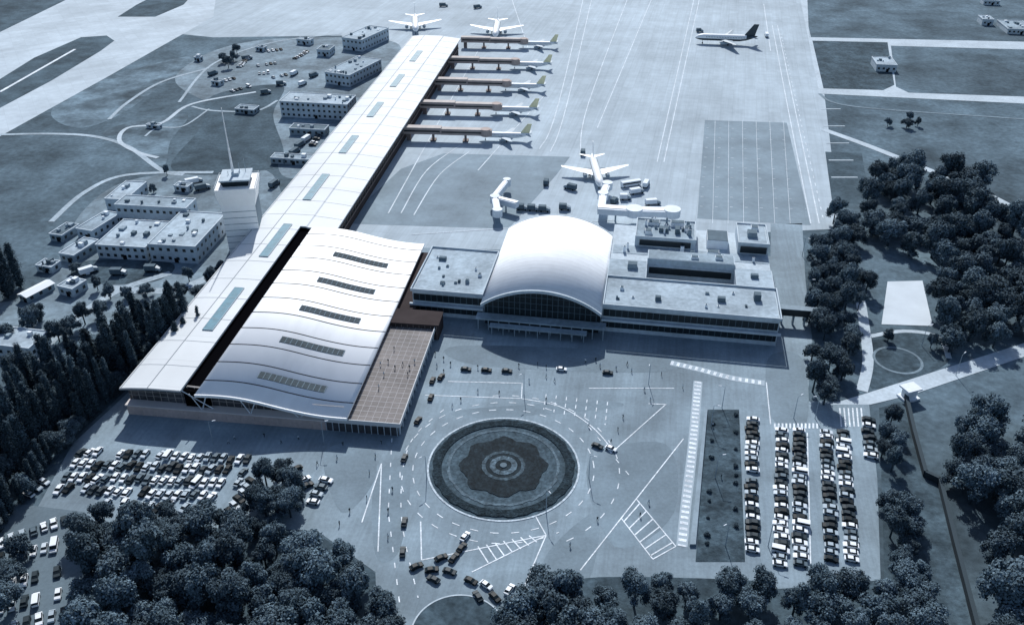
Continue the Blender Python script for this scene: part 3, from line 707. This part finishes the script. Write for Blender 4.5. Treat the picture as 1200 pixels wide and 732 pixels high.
building('shed', 205, 224, -14, 8, 5, 3, 1, 'small pale shed behind the office', FLATR2)
building('shed', 248, 100, -20, 7, 5, 3, 1, 'small shed in the service yard', FLATR)
building('shed', 362, 118, -20, 6, 4, 3, 1, 'small white store in the service yard', FLATR2)
building('shed', 172, 150, -14, 9, 3, 2, 1, 'low pale store beside the track', FLATR2)
building('shed', 348, 52, -20, 12, 6, 4, 1, 'small pale garage in the service yard', FLATR2)
building('shed', 300, 60, -20, 7, 5, 3, 1, 'small pale garage in the service yard', FLATR)
building('shed', 228, 72, -20, 5, 4, 3, 1, 'tiny pale hut beside the yard', FLATR2)
building('shed', 352, 208, -8, 7, 5, 3, 1, 'small grey store near the pier', FLATR, WALLG)
building('shed', 44, 318, -15, 8, 6, 3, 1, 'small pale garage at the yard edge', FLATR2)
building('guard_hut', 1026, 84, -9, 14, 20, 5, 1, 'small flat-roofed airfield building', FLATR2)
building('guard_hut', 1150, 30, -9, 9, 14, 5, 1, 'small airfield building by perimeter road', FLATR2)
building('guard_hut', 1152, 6, -9, 14, 10, 4, 1, 'small distant airfield shed', FLATR)
building('workshop', 1180, 40, -9, 20, 30, 4, 1, 'low dark airfield shed', FLATR)
building('guard_hut', 950, 372, -9, 7, 5, 3.2, 1, 'small white kiosk by the road', FLATR2, WHITE)

b = MB(); P = S([(1060, 466), (1070, 510), (1083, 558), (1100, 566), (1118, 640), (1145, 745), (1160, 800)])
for i in range(len(P)-1):
    p, q = Vector(P[i]), Vector(P[i+1]); d = (q-p).normalized(); n = Vector((-d.y, d.x))*.5
    b.prism([p-n, q-n, q+n, p+n], 0, 2.2, 0); n *= 1.2; b.prism([p-n, q-n, q+n, p+n], 2.2, 2.4, 1)
b.obj('boundary_wall', [mat('wall_dark', duo(.03), .9), mat('coping', duo(.05), .9)], label='long dark boundary wall along the park', category='wall')
E = empty('monument', (*site(1064, 466), 0), R(20), 'pale stone gate pavilion at the road corner', 'monument')
b = MB(); b.box(-3, 3, -2.5, 2.5, 0, .8); b.box(-2, 2, -1.6, 1.6, .8, 4.2); b.obj('base', WHITE, E); b = MB(); b.prism([(-3, -2.4), (3, -2.4), (3, 2.4), (-3, 2.4)], 4.2, 4.8); b.obj('roof', WHITE, E)

# ------------------------------------------------------------------ cars
CARG = mat('car_glass', duo(.025), .5, spec=.12)
def car_mesh(name, paint, van=False):
    b = MB(); W = .88
    if not van:
        low = [(-2.1, .35), (2.1, .35), (2.18, .62), (1.95, .84), (.95, .95), (-1.7, .97), (-2.12, .88)]
        b.loft([[(x, y*f, z) for x, z in low] for y, f in ((-W, .94), (-W+.08, 1), (W-.08, 1), (W, .94))], 0)
        cab0 = [(1.05, -.82), (1.05, .82), (-1.8, .82), (-1.8, -.82)]; cab1 = [(.3, -.64), (.3, .64), (-1.2, .64), (-1.2, -.64)]
        b.loft([[(x, y, .94) for x, y in cab0], [(x, y, 1.38) for x, y in cab1]], 1)
        b.prism([(.32, -.66), (.32, .66), (-1.22, .66), (-1.22, -.66)], 1.38, 1.43, 0)
    else:
        low = [(-2.5, .4), (2.4, .4), (2.45, .9), (1.7, 1.1), (-2.5, 1.2)]
        b.loft([[(x, y, z) for x, z in low] for y in (-W, W)], 0)
        b.loft([[(1.7, -.86, 1.1), (1.7, .86, 1.1), (-2.5, .86, 1.2), (-2.5, -.86, 1.2)], [(1.1, -.8, 1.8), (1.1, .8, 1.8), (-2.45, .8, 1.8), (-2.45, -.8, 1.8)]], 1)
        b.box(-2.45, 1.1, -.82, .82, 1.8, 2.0, 0)
    for x in (-1.3, 1.35):
        for y in (-.84, .84):
            b.loft([[(x+.33*math.cos(a*math.pi/4), y+d, .34+.33*math.sin(a*math.pi/4)) for a in range(8)] for d in (-.08, .08)], 2)
    return b.mesh(name, [paint, CARG, TYRE])
PAINTS = [('white', duo(.80), 7), ('silver', duo(.42), 3), ('pale grey', duo(.6), 4), ('dark blue', duo(.035), 4), ('black', duo(.012), 5), ('mid grey', duo(.13), 3)]
CARS = []; BYN = {}
for n, c, wgt in PAINTS:
    m = mat('car_paint_'+n.replace(' ', '_'), c, .5, spec=.15); BYN[n] = (n, car_mesh('parked_car', m))
    CARS += [BYN[n]]*wgt
CARS.append(('white', car_mesh('parked_van', mat('car_paint_white', (1, 1, 1)), True)))
rc_ = random.Random(11); NC = [0]
def car_at(x, y, rz, group, kindname='parked_car', state='parked', pick=None, z=.16, sc=1):
    n, me = pick or rc_.choice(CARS)
    van = me.name.startswith('parked_van'); nm = 'parked_van' if van and kindname == 'parked_car' else kindname
    where = {'cars in the long car park': 'in a dense car park row', 'cars in the tree-lined car park': 'in the tree-lined car park', 'cars on the forecourt': 'on the forecourt asphalt', 'cars in the shaded car park': 'between trees', 'cars in the service yard': 'in the service yard'}[group]
    put(me, nm, None, (x, y, z), rz, '%s %s %s %s' % (n, 'van' if van else 'car', state, where), 'van' if van else 'car', group, scale=sc); NC[0] += 1
def car_row(p0, p1, group, sp=2.7, ang=90, fill=.93, jit=.35):
    a, b_ = Vector(site(*p0)), Vector(site(*p1)); L = (b_-a).length; d = (b_-a)/L; th = math.atan2(d.y, d.x)
    n = int(L/sp)
    for i in range(n):
        if rc_.random() > fill: continue
        p = a+d*((i+.5)*sp+rc_.uniform(-.15, .15))+Vector((-d.y, d.x))*rc_.uniform(-jit, jit); car_at(p.x, p.y, th+R(ang)+(math.pi if rc_.random() < .5 else 0)+R(rc_.uniform(-4, 4)*jit/.35), group, sc=rc_.uniform(.92, 1.06))
G1 = 'cars in the long car park'
car_row((881, 490), (881, 656), G1, 2.6, 90, .98)
car_row((916, 503), (914, 668), G1, 2.6, 90, 1); car_row((936, 503), (938, 668), G1, 2.6, 90, 1)
car_row((967, 505), (975, 664), G1, 2.6, 90, 1); car_row((986, 505), (999, 664), G1, 2.6, 90, 1)
car_row((1016, 490), (1020, 540), G1, 3.2)
G2 = 'cars in the tree-lined car park'
car_row((92, 531), (302, 541), G2, 2.6, 80, .93, .8); car_row((84, 545), (294, 554), G2, 2.6, 80, .95, .7); car_row((74, 559), (284, 569), G2, 2.6, 80, .95, .8); car_row((66, 574), (262, 584), G2, 2.65, 80, .9, .8); car_row((120, 592), (240, 598), G2, 2.7, 80, .8, .8)
car_row((304, 548), (268, 606), G2, 2.7, 60); car_row((345, 548), (376, 592), G2, 3.0, 90, .8); car_row((385, 560), (360, 600), G2, 3.2, 90, .7)
G3 = 'cars in the shaded car park'
car_row((20, 592), (60, 560), G3, 3.0); car_row((-4, 640), (90, 606), G3, 2.8); car_row((-5, 658), (88, 636), G3, 2.8, 90, .9); car_row((-5, 690), (84, 668), G3, 2.8, 90, .85); car_row((-5, 716), (80, 694), G3, 2.8, 90, .85); car_row((10, 738), (88, 716), G3, 3)
G4 = 'cars on the forecourt'
for i, (u, v, a) in enumerate(((505, 467, 80), (507, 447, 80), (517, 443, 70), (546, 434, -8), (570, 435, -8), (594, 436, -8), (658, 434, -8), (712, 438, -8), (490, 494, 70), (474, 538, 80), (474, 613, 88), (472, 648, 92), (488, 665, 30), (506, 669, 10), (517, 655, 30), (532, 655, 60), (541, 643, 60), (545, 630, 60), (527, 671, -20), (552, 682, -30), (570, 687, -40), (580, 701, -50), (597, 692, 60), (700, 524, -30), (716, 527, -30), (600, 706, 60), (560, 700, 120), (508, 680, 150))):
    x, y = site(u, v); car_at(x, y, R(a), G4, 'car', 'standing', BYN['white'] if i in (6, 17, 20, 24, 22) else BYN[rc_.choice(['black', 'black', 'dark blue', 'dark blue'])], sc=.92)
G5 = 'cars in the service yard'
for (p, q) in (((300, 78), (330, 74)), ((296, 88), (318, 86)), ((308, 62), (335, 58)), ((270, 108), (300, 100)), ((318, 92), (338, 88)), ((345, 70), (362, 60)), ((262, 96), (285, 90)), ((280, 80), (292, 66)), ((365, 172), (378, 154)), ((90, 322), (120, 318))): car_row(p, q, G5, 3.2, 90, .85)
def truck(u, v, rz, L=8, group='service vehicles', bus=False):
    E = empty('bus' if bus else 'service_truck', (*site(u, v), .1), R(rz), 'long pale airport bus standing on the apron' if bus else 'pale box truck standing on worn concrete', 'bus' if bus else 'truck', group)
    b = MB()
    if bus:
        b.box(-L/2, L/2, -1.25, 1.25, .4, 3.0); b.obj('body', WHITE, E); b = MB(); b.box(-L/2+.4, L/2-.3, -1.3, 1.3, 1.6, 2.4); b.obj('window_band', GLASS, E)
    else:
        b.box(-L/2, L/2-2.2, -1.2, 1.2, .9, 3.2); b.obj('cargo_box', WHITE if (u+v) % 2 else FLATR3, E)
        b = MB(); b.loft([[(L/2-2, -1.1, .5), (L/2-2, 1.1, .5), (L/2-2, 1.1, 2.5), (L/2-2, -1.1, 2.5)], [(L/2, -1.1, .5), (L/2, 1.1, .5), (L/2-.3, 1.0, 1.8), (L/2-.3, -1.0, 1.8)]]); b.obj('cab', PLANEG, E)
        b = MB(); b.box(-L/2, L/2-1, -.9, .9, .5, .88); b.obj('chassis', TYRE, E)
    for x in (-L/2+1.4, L/2-1.3):
        for y in (-1.1, 1.1):
            b = MB(); b.loft([[(x+.5*math.cos(a*math.pi/5), y+d, .5+.5*math.sin(a*math.pi/5)) for a in range(10)] for d in (-.15, .15)])
            b.obj('wheel', TYRE, E)
for t in ((683, 181, 80, 6), (739, 218, 20, 11, 'service vehicles', True), (746, 227, 20, 8), (757, 218, 70, 8), (668, 222, 150, 7), (640, 216, 80, 6), (733, 234, 0, 6), (612, 246, -8, 6), (625, 247, -8, 6), (638, 248, -8, 6), (662, 246, -8, 6), (898, 43, 80, 9), (765, 240, 10, 8), (720, 238, 60, 6),
          (352, 172, 70, 9), (346, 180, 70, 9), (360, 165, 70, 9), (338, 190, 60, 8), (330, 100, 10, 7), (345, 88, 70, 8), (520, 8, 0, 8), (560, 10, 30, 8), (820, 38, 0, 6), (228, 215, 30, 9), (105, 320, 40, 8), (238, 222, 30, 8), (290, 70, 30, 8), (355, 100, 60, 7), (86, 300, 50, 7), (60, 316, 50, 7), (140, 322, 0, 7),
          (312, 110, 20, 7), (250, 88, 60, 8), (368, 90, 60, 8), (180, 318, 0, 7), (150, 232, 30, 7), (322, 218, 70, 8)):
    truck(*t)

# ------------------------------------------------------------------ people
def person_mesh(k, top, legs):
    st = (.0, .22, .3)[k]
    V = [(0, 0, .95), (0, .02, 1.32), (0, .02, 1.5), (0, .04, 1.64), (0, .03, 1.74),
         (-.1, 0, .9), (-.11, st, .5), (-.11, st*.9-.05, .08), (-.11, st*.9+.12, .04),
         (.1, 0, .9), (.11, -st*.4, .5), (.11, -st*1.2, .09), (.11, -st*1.2+.15, .04),
         (-.21, 0, 1.42), (-.26, -st*.5, 1.14), (-.25, -st*.2+.05, .88), (.21, 0, 1.42), (.26, st*.5, 1.14), (.25, st+.05, .92)]
    Ed = [(0, 1), (1, 2), (2, 3), (3, 4), (0, 5), (5, 6), (6, 7), (7, 8), (0, 9), (9, 10), (10, 11), (11, 12), (1, 13), (13, 14), (14, 15), (1, 16), (16, 17), (17, 18)]
    Rd = [.16, .17, .07, .1, .08, .1, .075, .05, .04, .1, .075, .05, .04, .075, .055, .045, .075, .055, .045]
    me = bpy.data.meshes.new('p'); me.from_pydata(V, Ed, []); o = bpy.data.objects.new('p', me); COL.objects.link(o)
    md = o.modifiers.new('s', 'SKIN')
    for i, r in enumerate(Rd): me.skin_vertices[0].data[i].radius = (r, r)
    me.skin_vertices[0].data[0].use_root = True
    sb = o.modifiers.new('u', 'SUBSURF'); sb.levels = 1
    dg = bpy.context.evaluated_depsgraph_get(); r = bpy.data.meshes.new_from_object(o.evaluated_get(dg)); r.name = 'person'
    bpy.data.objects.remove(o)
    r.materials.clear()
    for m in (top, legs, mat('skin', duo(.35, .4), .7), mat('hair', duo(.02), .9)): r.materials.append(m)
    for p in r.polygons:
        z = p.center.z; p.material_index = 3 if z > 1.68 else 2 if z > 1.5 else 0 if z > .92 else 1
    return r
CL = [mat('cloth_dark', duo(.02), .9), mat('cloth_navy', duo(.05), .9), mat('cloth_pale', duo(.5), .9)]
PM = []
for k in range(3):
    for top in range(3):
        try: PM.append((k, top, person_mesh(k, CL[top], CL[0])))
        except Exception as e: print('person fail', e)
PP = [(510, 416), (520, 422), (528, 428), (560, 432), (608, 430), (630, 428), (640, 431), (686, 425), (698, 423), (703, 430), (722, 433), (735, 428), (740, 436), (775, 440), (800, 455), (520, 437), (512, 430), (540, 470), (530, 477), (560, 460), (585, 462), (640, 470), (755, 458), (762, 470), (730, 490), (690, 500), (716, 519), (724, 505), (447, 520), (440, 535), (433, 555), (395, 538), (402, 522), (350, 515), (330, 520), (310, 512), (275, 515), (268, 520), (372, 545), (640, 442), (650, 447), (620, 448), (460, 575), (455, 600), (430, 585), (410, 600), (398, 615), (455, 630), (835, 500), (845, 560), (750, 605), (760, 590), (700, 610), (668, 640)]
if PM:
    for i, (u, v) in enumerate(PP):
        k, top, me = rc_.choice(PM); x, y = site(u, v)
        put(me, 'person', None, (x, y, .09), rc_.uniform(0, 6.28), '%s person %s on forecourt asphalt' % (['dark-dressed', 'navy-dressed', 'pale-dressed'][top], 'standing' if k == 0 else 'walking'), 'person', 'people on the forecourt', scale=1.06)
    for (u, v) in ((446, 428), (455, 425), (463, 432), (472, 428), (480, 432), (450, 440), (478, 440), (462, 410), (486, 425), (444, 455)):
        k, top, me = rc_.choice(PM[:9]); x, y = site(u, v, 5.14)
        put(me, 'person', None, (x, y, 5.14), rc_.uniform(0, 6.28), '%s person %s on the paved terrace' % (['dark-dressed', 'navy-dressed', 'pale-dressed'][top], 'standing' if k == 0 else 'walking'), 'person', 'people on the terrace', scale=1.06)

# ------------------------------------------------------------------ street lamps
pole = MB(); pole.cyl(0, 0, 0, 9, .14, .08, 8); pole.beam((0, 0, 9), (1.6, 0, 9.4), .06); PO = pole.mesh('pole', [STEEL])
head = MB(); head.loft([[(1.2, -.18, 9.3), (1.2, .18, 9.3), (1.2, .12, 9.5), (1.2, -.12, 9.5)], [(2.3, -.12, 9.45), (2.3, .12, 9.45), (2.3, .08, 9.58), (2.3, -.08, 9.58)]]); HE = head.mesh('lamp_head', [WHITE])
for (u, v) in ((833, 500), (838, 560), (846, 478), (850, 640), (760, 450), (614, 462), (500, 560), (690, 560), (930, 490), (955, 490), (900, 640), (1080, 405), (1120, 440), (940, 300), (944, 350), (380, 520), (250, 520), (640, 600)):
    E = empty('street_lamp', (*site(u, v), .1), rc_.uniform(0, 6.28), 'slim grey street lamp with one arm on asphalt', 'street lamp', 'street lamps')
    put(PO, 'pole', E); put(HE, 'lamp_head', E)

# ------------------------------------------------------------------ trees
def leafy(seed, lobes, nleaf, m, size, name):
    r = random.Random(seed); b = MB()
    for (c, rad) in lobes:
        bm = bmesh.new(); bmesh.ops.create_icosphere(bm, subdivisions=2, radius=1)
        ph = [r.uniform(0, 6) for _ in range(3)]
        vs = [tuple(Vector(c)+Vector((v.co.x*rad[0], v.co.y*rad[0], v.co.z*rad[1]))*(.66+.16*math.sin(v.co.x*5+ph[0])*math.sin(v.co.y*5+ph[1])+r.uniform(-.08, .08))) for v in bm.verts]
        b.add(vs, [[v.index for v in f.verts] for f in bm.faces], 2 if len(m) > 2 else 0); bm.free()  # inner core takes the dark copy, painting shade inside the crown
    tot = sum(l[1][0]*l[1][1] for l in lobes)
    for (c, rad) in lobes:
        lb = r.random()
        for _ in range(int(nleaf*rad[0]*rad[1]/tot)):
            d = Vector((r.gauss(0, 1), r.gauss(0, 1), r.gauss(.3, 1))).normalized()
            p = Vector(c)+Vector((d.x*rad[0], d.y*rad[0], d.z*rad[1]))*r.uniform(.62, 1.2)
            n = (d+Vector((r.gauss(0, .5), r.gauss(0, .5), r.gauss(.3, .5)))).normalized()
            a = n.orthogonal().normalized(); q = n.cross(a); an = r.uniform(0, 6.28)
            a, q = a*math.cos(an)+q*math.sin(an), q*math.cos(an)-a*math.sin(an)
            s = size*r.uniform(.5, 1.2); k = r.random()*.5+lb*.5
            b.add([tuple(p+a*s), tuple(p+q*s*.75), tuple(p-a*s), tuple(p-q*s*.75)], [[0, 1, 2, 3]], min(len(m)-1, 1 if k < .38 else (2 if k > .80 else 0)))
    return b.mesh(name, m)
def trunk_mesh(seed, h, r0, limbs):
    r = random.Random(seed); b = MB(); b.cyl(0, 0, -.3, h, r0, r0*.5, 7)
    for p in limbs:
        b.beam((0, 0, h*r.uniform(.5, .9)), (p[0]*.7, p[1]*.7, p[2]-.3), r0*.25)
    return b.mesh('trunk', [BARK])
BROAD = []
for k in range(12):
    r = random.Random(100+k); Rr = 3.9+.7*(k % 3); H = 6.0+(k % 5)*.9; el_ = 1+.2*(k % 2)
    lobes = [((0, 0, H), (Rr*.62, 3.2))]
    for i in range(15+k % 5):
        a = i*2.4+r.uniform(-.7, .7); d = Rr*r.uniform(.25, .85)
        lobes.append(((d*math.cos(a)*el_, d*math.sin(a)/el_, H+r.uniform(-2.8, 2.6)-d*.3), (Rr*r.uniform(.2, .40), r.uniform(1.0, 2.0))))
    BROAD.append((leafy(k, lobes, 4200, LEAF, .31, 'crown'), trunk_mesh(k, H, .38, [l[0] for l in lobes[1:6]])))
POP = []
for k in range(6):
    r = random.Random(200+k); H = 20+(k % 4)*1.6; lobes = []; wd = 1.6+.25*(k % 3)
    for i in range(16):
        t = i/15; z = 2.0+t*(H-3.4); w_ = wd*math.sin(math.pi*(.26+.62*t))**.6+.25; a = i*2.3
        lobes.append(((.5*math.cos(a)*(1-t*.5), .5*math.sin(a)*(1-t*.5), z), (w_*r.uniform(.75, 1.1), r.uniform(1.5, 2.1))))
    POP.append((leafy(50+k, lobes, 3000, LEAFP, .30, 'crown'), trunk_mesh(60+k, H*.8, .34, [])))
rt = random.Random(3); placed = []; CNT = {'b': 0, 'p': 0}
def tree(x, y, s, kind='b', group='trees in the wood', lab=None, zs=1):
    CNT[kind] += 1
    cr, tr = rt.choice(BROAD if kind == 'b' else POP)
    nm = 'broadleaf_tree' if kind == 'b' else 'poplar_tree'
    E = put(None, nm, None, (x, y, 0), rt.uniform(0, 6.28), lab or ('leafy round-crowned tree in dense wood' if kind == 'b' else 'tall narrow poplar in a dense row'), 'tree', group, None, (s, s, s*zs*rt.uniform(.85, 1.2)))
    put(tr, 'trunk', E); put(cr, 'crown', E)
def inpoly(x, y, P):
    c = False; j = len(P)-1
    for i in range(len(P)):
        if ((P[i][1] > y) != (P[j][1] > y)) and x < (P[j][0]-P[i][0])*(y-P[i][1])/(P[j][1]-P[i][1])+P[i][0]: c = not c
        j = i
    return c
def wood(pts, sp, s0, s1, cap=999, kind='b', group='trees in the wood', lab=None, gaps=0.0):
    P = S(pts); x0 = min(p[0] for p in P); x1 = max(p[0] for p in P); y0 = min(p[1] for p in P); y1 = max(p[1] for p in P); n = 0
    for _ in range(5000):
        x = rt.uniform(x0, x1); y = rt.uniform(y0, y1)
        if not inpoly(x, y, P): continue
        if gaps and math.sin(x*.11+1)*math.sin(y*.085+.6)+.4*math.sin(x*.23+y*.17) < gaps-1: continue
        if any((x-a)**2+(y-b_)**2 < (sp*.5+c*.5)**2 for a, b_, c in placed): continue
        placed.append((x, y, sp)); tree(x, y, rt.uniform(s0, s1), kind, group, lab); n += 1
        if n >= cap: break
wood([(112, 640), (150, 628), (250, 638), (330, 650), (410, 668), (455, 722), (462, 775), (90, 800), (104, 730)], 5.9, .7, 1.35, 100)
wood([(-30, 720), (10, 670), (30, 640), (20, 700), (-10, 760)], 9, .7, 1.0, 4)
wood([(100, 618), (104, 700), (96, 740), (90, 690)], 6, .7, 1.0, 4)
wood([(300, 575), (335, 560), (362, 590), (345, 612), (300, 610)], 4.5, .6, .9, 10, group='trees in the car park', lab='dark leafy tree beside parked cars')
wood([(118, 614), (200, 608), (280, 616), (330, 618), (300, 634), (130, 628)], 5.5, .5, .8, 20)
wood([(606, 735), (640, 705), (690, 712), (705, 760), (600, 775)], 6.5, 1.05, 1.4, 12, lab='large leafy tree beside the forecourt')
wood([(702, 706), (760, 698), (890, 702), (906, 714), (880, 726), (715, 728)], 7.0, .8, 1.05, 16, lab='leafy tree in a row beside the forecourt')
wood([(702, 742), (900, 742), (900, 770), (702, 770)], 7.0, .8, 1.1, 12, lab='leafy tree in a row beside the forecourt')
wood([(912, 716), (1000, 700), (1080, 690), (1090, 770), (920, 770)], 6.8, .85, 1.15, 20, lab='leafy tree at the end of the car park')
wood([(1030, 510), (1046, 498), (1060, 560), (1074, 640), (1080, 690), (1040, 690)], 5.6, .55, .9, 28, lab='leafy tree beside the long car park', gaps=.35)
wood([(1115, 570), (1125, 510), (1155, 500), (1165, 560), (1145, 600)], 6, .8, 1.2, 9, lab='dark leafy tree in the park', gaps=.2)
wood([(1165, 740), (1160, 650), (1175, 570), (1200, 500), (1260, 520), (1260, 800), (1175, 800)], 6.8, .9, 1.4, 32, lab='dark leafy tree in the park')
wood([(1015, 215), (1060, 195), (1080, 225), (1068, 300), (1030, 300), (1010, 250)], 7.3, .9, 1.5, 18, lab='large dark tree near the apron', gaps=.4)
wood([(1085, 225), (1130, 215), (1150, 235), (1130, 262), (1090, 258)], 7.5, 1.1, 1.5, 12, lab='large dark tree near the footpath')
wood([(1085, 275), (1150, 262), (1215, 290), (1260, 330), (1240, 395), (1180, 405), (1110, 415), (1096, 370), (1085, 320)], 7.6, .9, 1.55, 56, lab='large dark tree in the parkland', gaps=.5)
wood([(955, 300), (985, 290), (1000, 330), (1030, 345), (1000, 380), (1002, 440), (985, 466), (952, 460), (946, 400)], 6.0, .6, 1.1, 42, lab='leafy tree beside the access road', gaps=.4)
wood([(975, 262), (990, 262), (1010, 295), (980, 295)], 7, .8, 1.1, 5, lab='leafy tree beside the access road')
for (u, v, s) in ((40, 388, 1.0), (46, 378, .8), (262, 74, .7), (268, 80, .8), (274, 72, .7), (278, 64, .7), (1065, 140, .6), (1062, 150, .7), (1040, 148, .6), (150, 350, .6), (965, 474, 1.0), (1075, 148, .5), (130, 350, .7), (115, 340, .6), (172, 348, .6), (235, 350, .7), (222, 330, .6), (196, 206, .5), (10, 400, .9), (180, 226, .5), (90, 318, .5), (250, 340, .7), (262, 330, .7), (1040, 400, .5), (1090, 408, .5), (200, 352, .7), (215, 350, .8), (100, 380, .8), (70, 400, .8), (85, 392, .7), (30, 440, .9), (120, 372, .7)):
    tree(*site(u, v), s, 'b', 'scattered trees', 'small leafy tree standing alone on grass')
def poplar_line(pts, sp, off, s0=.85, s1=1.1, mix=0):
    P = spline(S(pts), 5); acc = 0
    for i in range(len(P)-1):
        L = (P[i+1]-P[i]).length; d = (P[i+1]-P[i])/L; n = Vector((-d.y, d.x))
        t = sp-acc if acc else 0
        while t < L:
            q = P[i]+d*t+n*off; bl_ = rt.random() < mix
            tree(q.x+rt.uniform(-.9, .9), q.y+rt.uniform(-.9, .9), rt.uniform(s0, s1)*(.95 if bl_ else 1), 'b' if bl_ else 'p', 'trees in the shelter belt' if bl_ else 'poplar rows', 'leafy tree mixed among tall poplars' if bl_ else None); t += sp
        acc = L-(t-sp)
base = [(238, 400), (190, 430), (140, 460), (100, 498), (60, 545), (15, 605), (-40, 680)]
poplar_line(base, 3.8, 0, .5, .8, .3); poplar_line(base, 4.0, -7, .75, 1.05, .05); poplar_line(base, 4.4, -14, .8, 1.1, .1); poplar_line(base, 5.4, -21, .75, 1.05, .3)
poplar_line([(-30, 480), (20, 470), (70, 440)], 4.6, 0, .8, 1.05, .2)
poplar_line([(-30, 520), (0, 510), (40, 490)], 4.6, 0, .8, 1.05, .2); poplar_line([(-20, 360), (5, 352), (30, 330)], 5, 0, .9, 1.2); poplar_line([(-20, 375), (10, 366)], 5, 0, .9, 1.2)
bl = [((0, 0, .6), (.9, .7)), ((.6, .3, .5), (.7, .5)), ((-.5, .4, .5), (.6, .5))]
BU = leafy(77, bl, 160, [mat('bush_foliage', duo(.07), 1, (.3, .3), (1.5, .3), .1)], .22, 'bush')
for i in range(16):
    u0 = rt.choice([.12, .9]); v = 487+i*10; u = 832+u0*34-(v-485)*.06*(1-u0)
    put(BU, 'bush', None, (*site(u, v), .15), rt.uniform(0, 6), 'small clipped bush at edge of planted strip', 'bush', 'bushes on the planted strip', scale=rt.uniform(.5, .9))

# ------------------------------------------------------------------ light and camera
el = 41; az = R(-3)
d = Vector((math.sin(az)*math.cos(R(el)), math.cos(az)*math.cos(R(el)), math.sin(R(el))))
sd = bpy.data.lights.new('sun', 'SUN'); sd.energy = 4.6; sd.angle = R(.5); sd.color = (1, .995, .975)
so = bpy.data.objects.new('sun', sd); COL.objects.link(so); so.rotation_euler = d.to_track_quat('Z', 'Y').to_euler(); so.location = (0, 300, 400)
W = bpy.data.worlds.new('World'); scene.world = W; W.use_nodes = True; nt = W.node_tree
sky = nt.nodes.new('ShaderNodeTexSky'); sky.sky_type = 'NISHITA'; sky.sun_disc = False; sky.sun_elevation = R(el); sky.sun_rotation = az
nt.links.new(sky.outputs[0], nt.nodes['Background'].inputs[0]); nt.nodes['Background'].inputs[1].default_value = .12
cd = bpy.data.cameras.new('camera'); cd.sensor_width = 36; cd.lens = 36*FPX/1200; cd.clip_start = 1; cd.clip_end = 20000
co = bpy.data.objects.new('camera', cd); COL.objects.link(co); co.location = (0, 0, CAM_H); co.rotation_euler = (R(90)-PITCH, 0, 0)
scene.camera = co
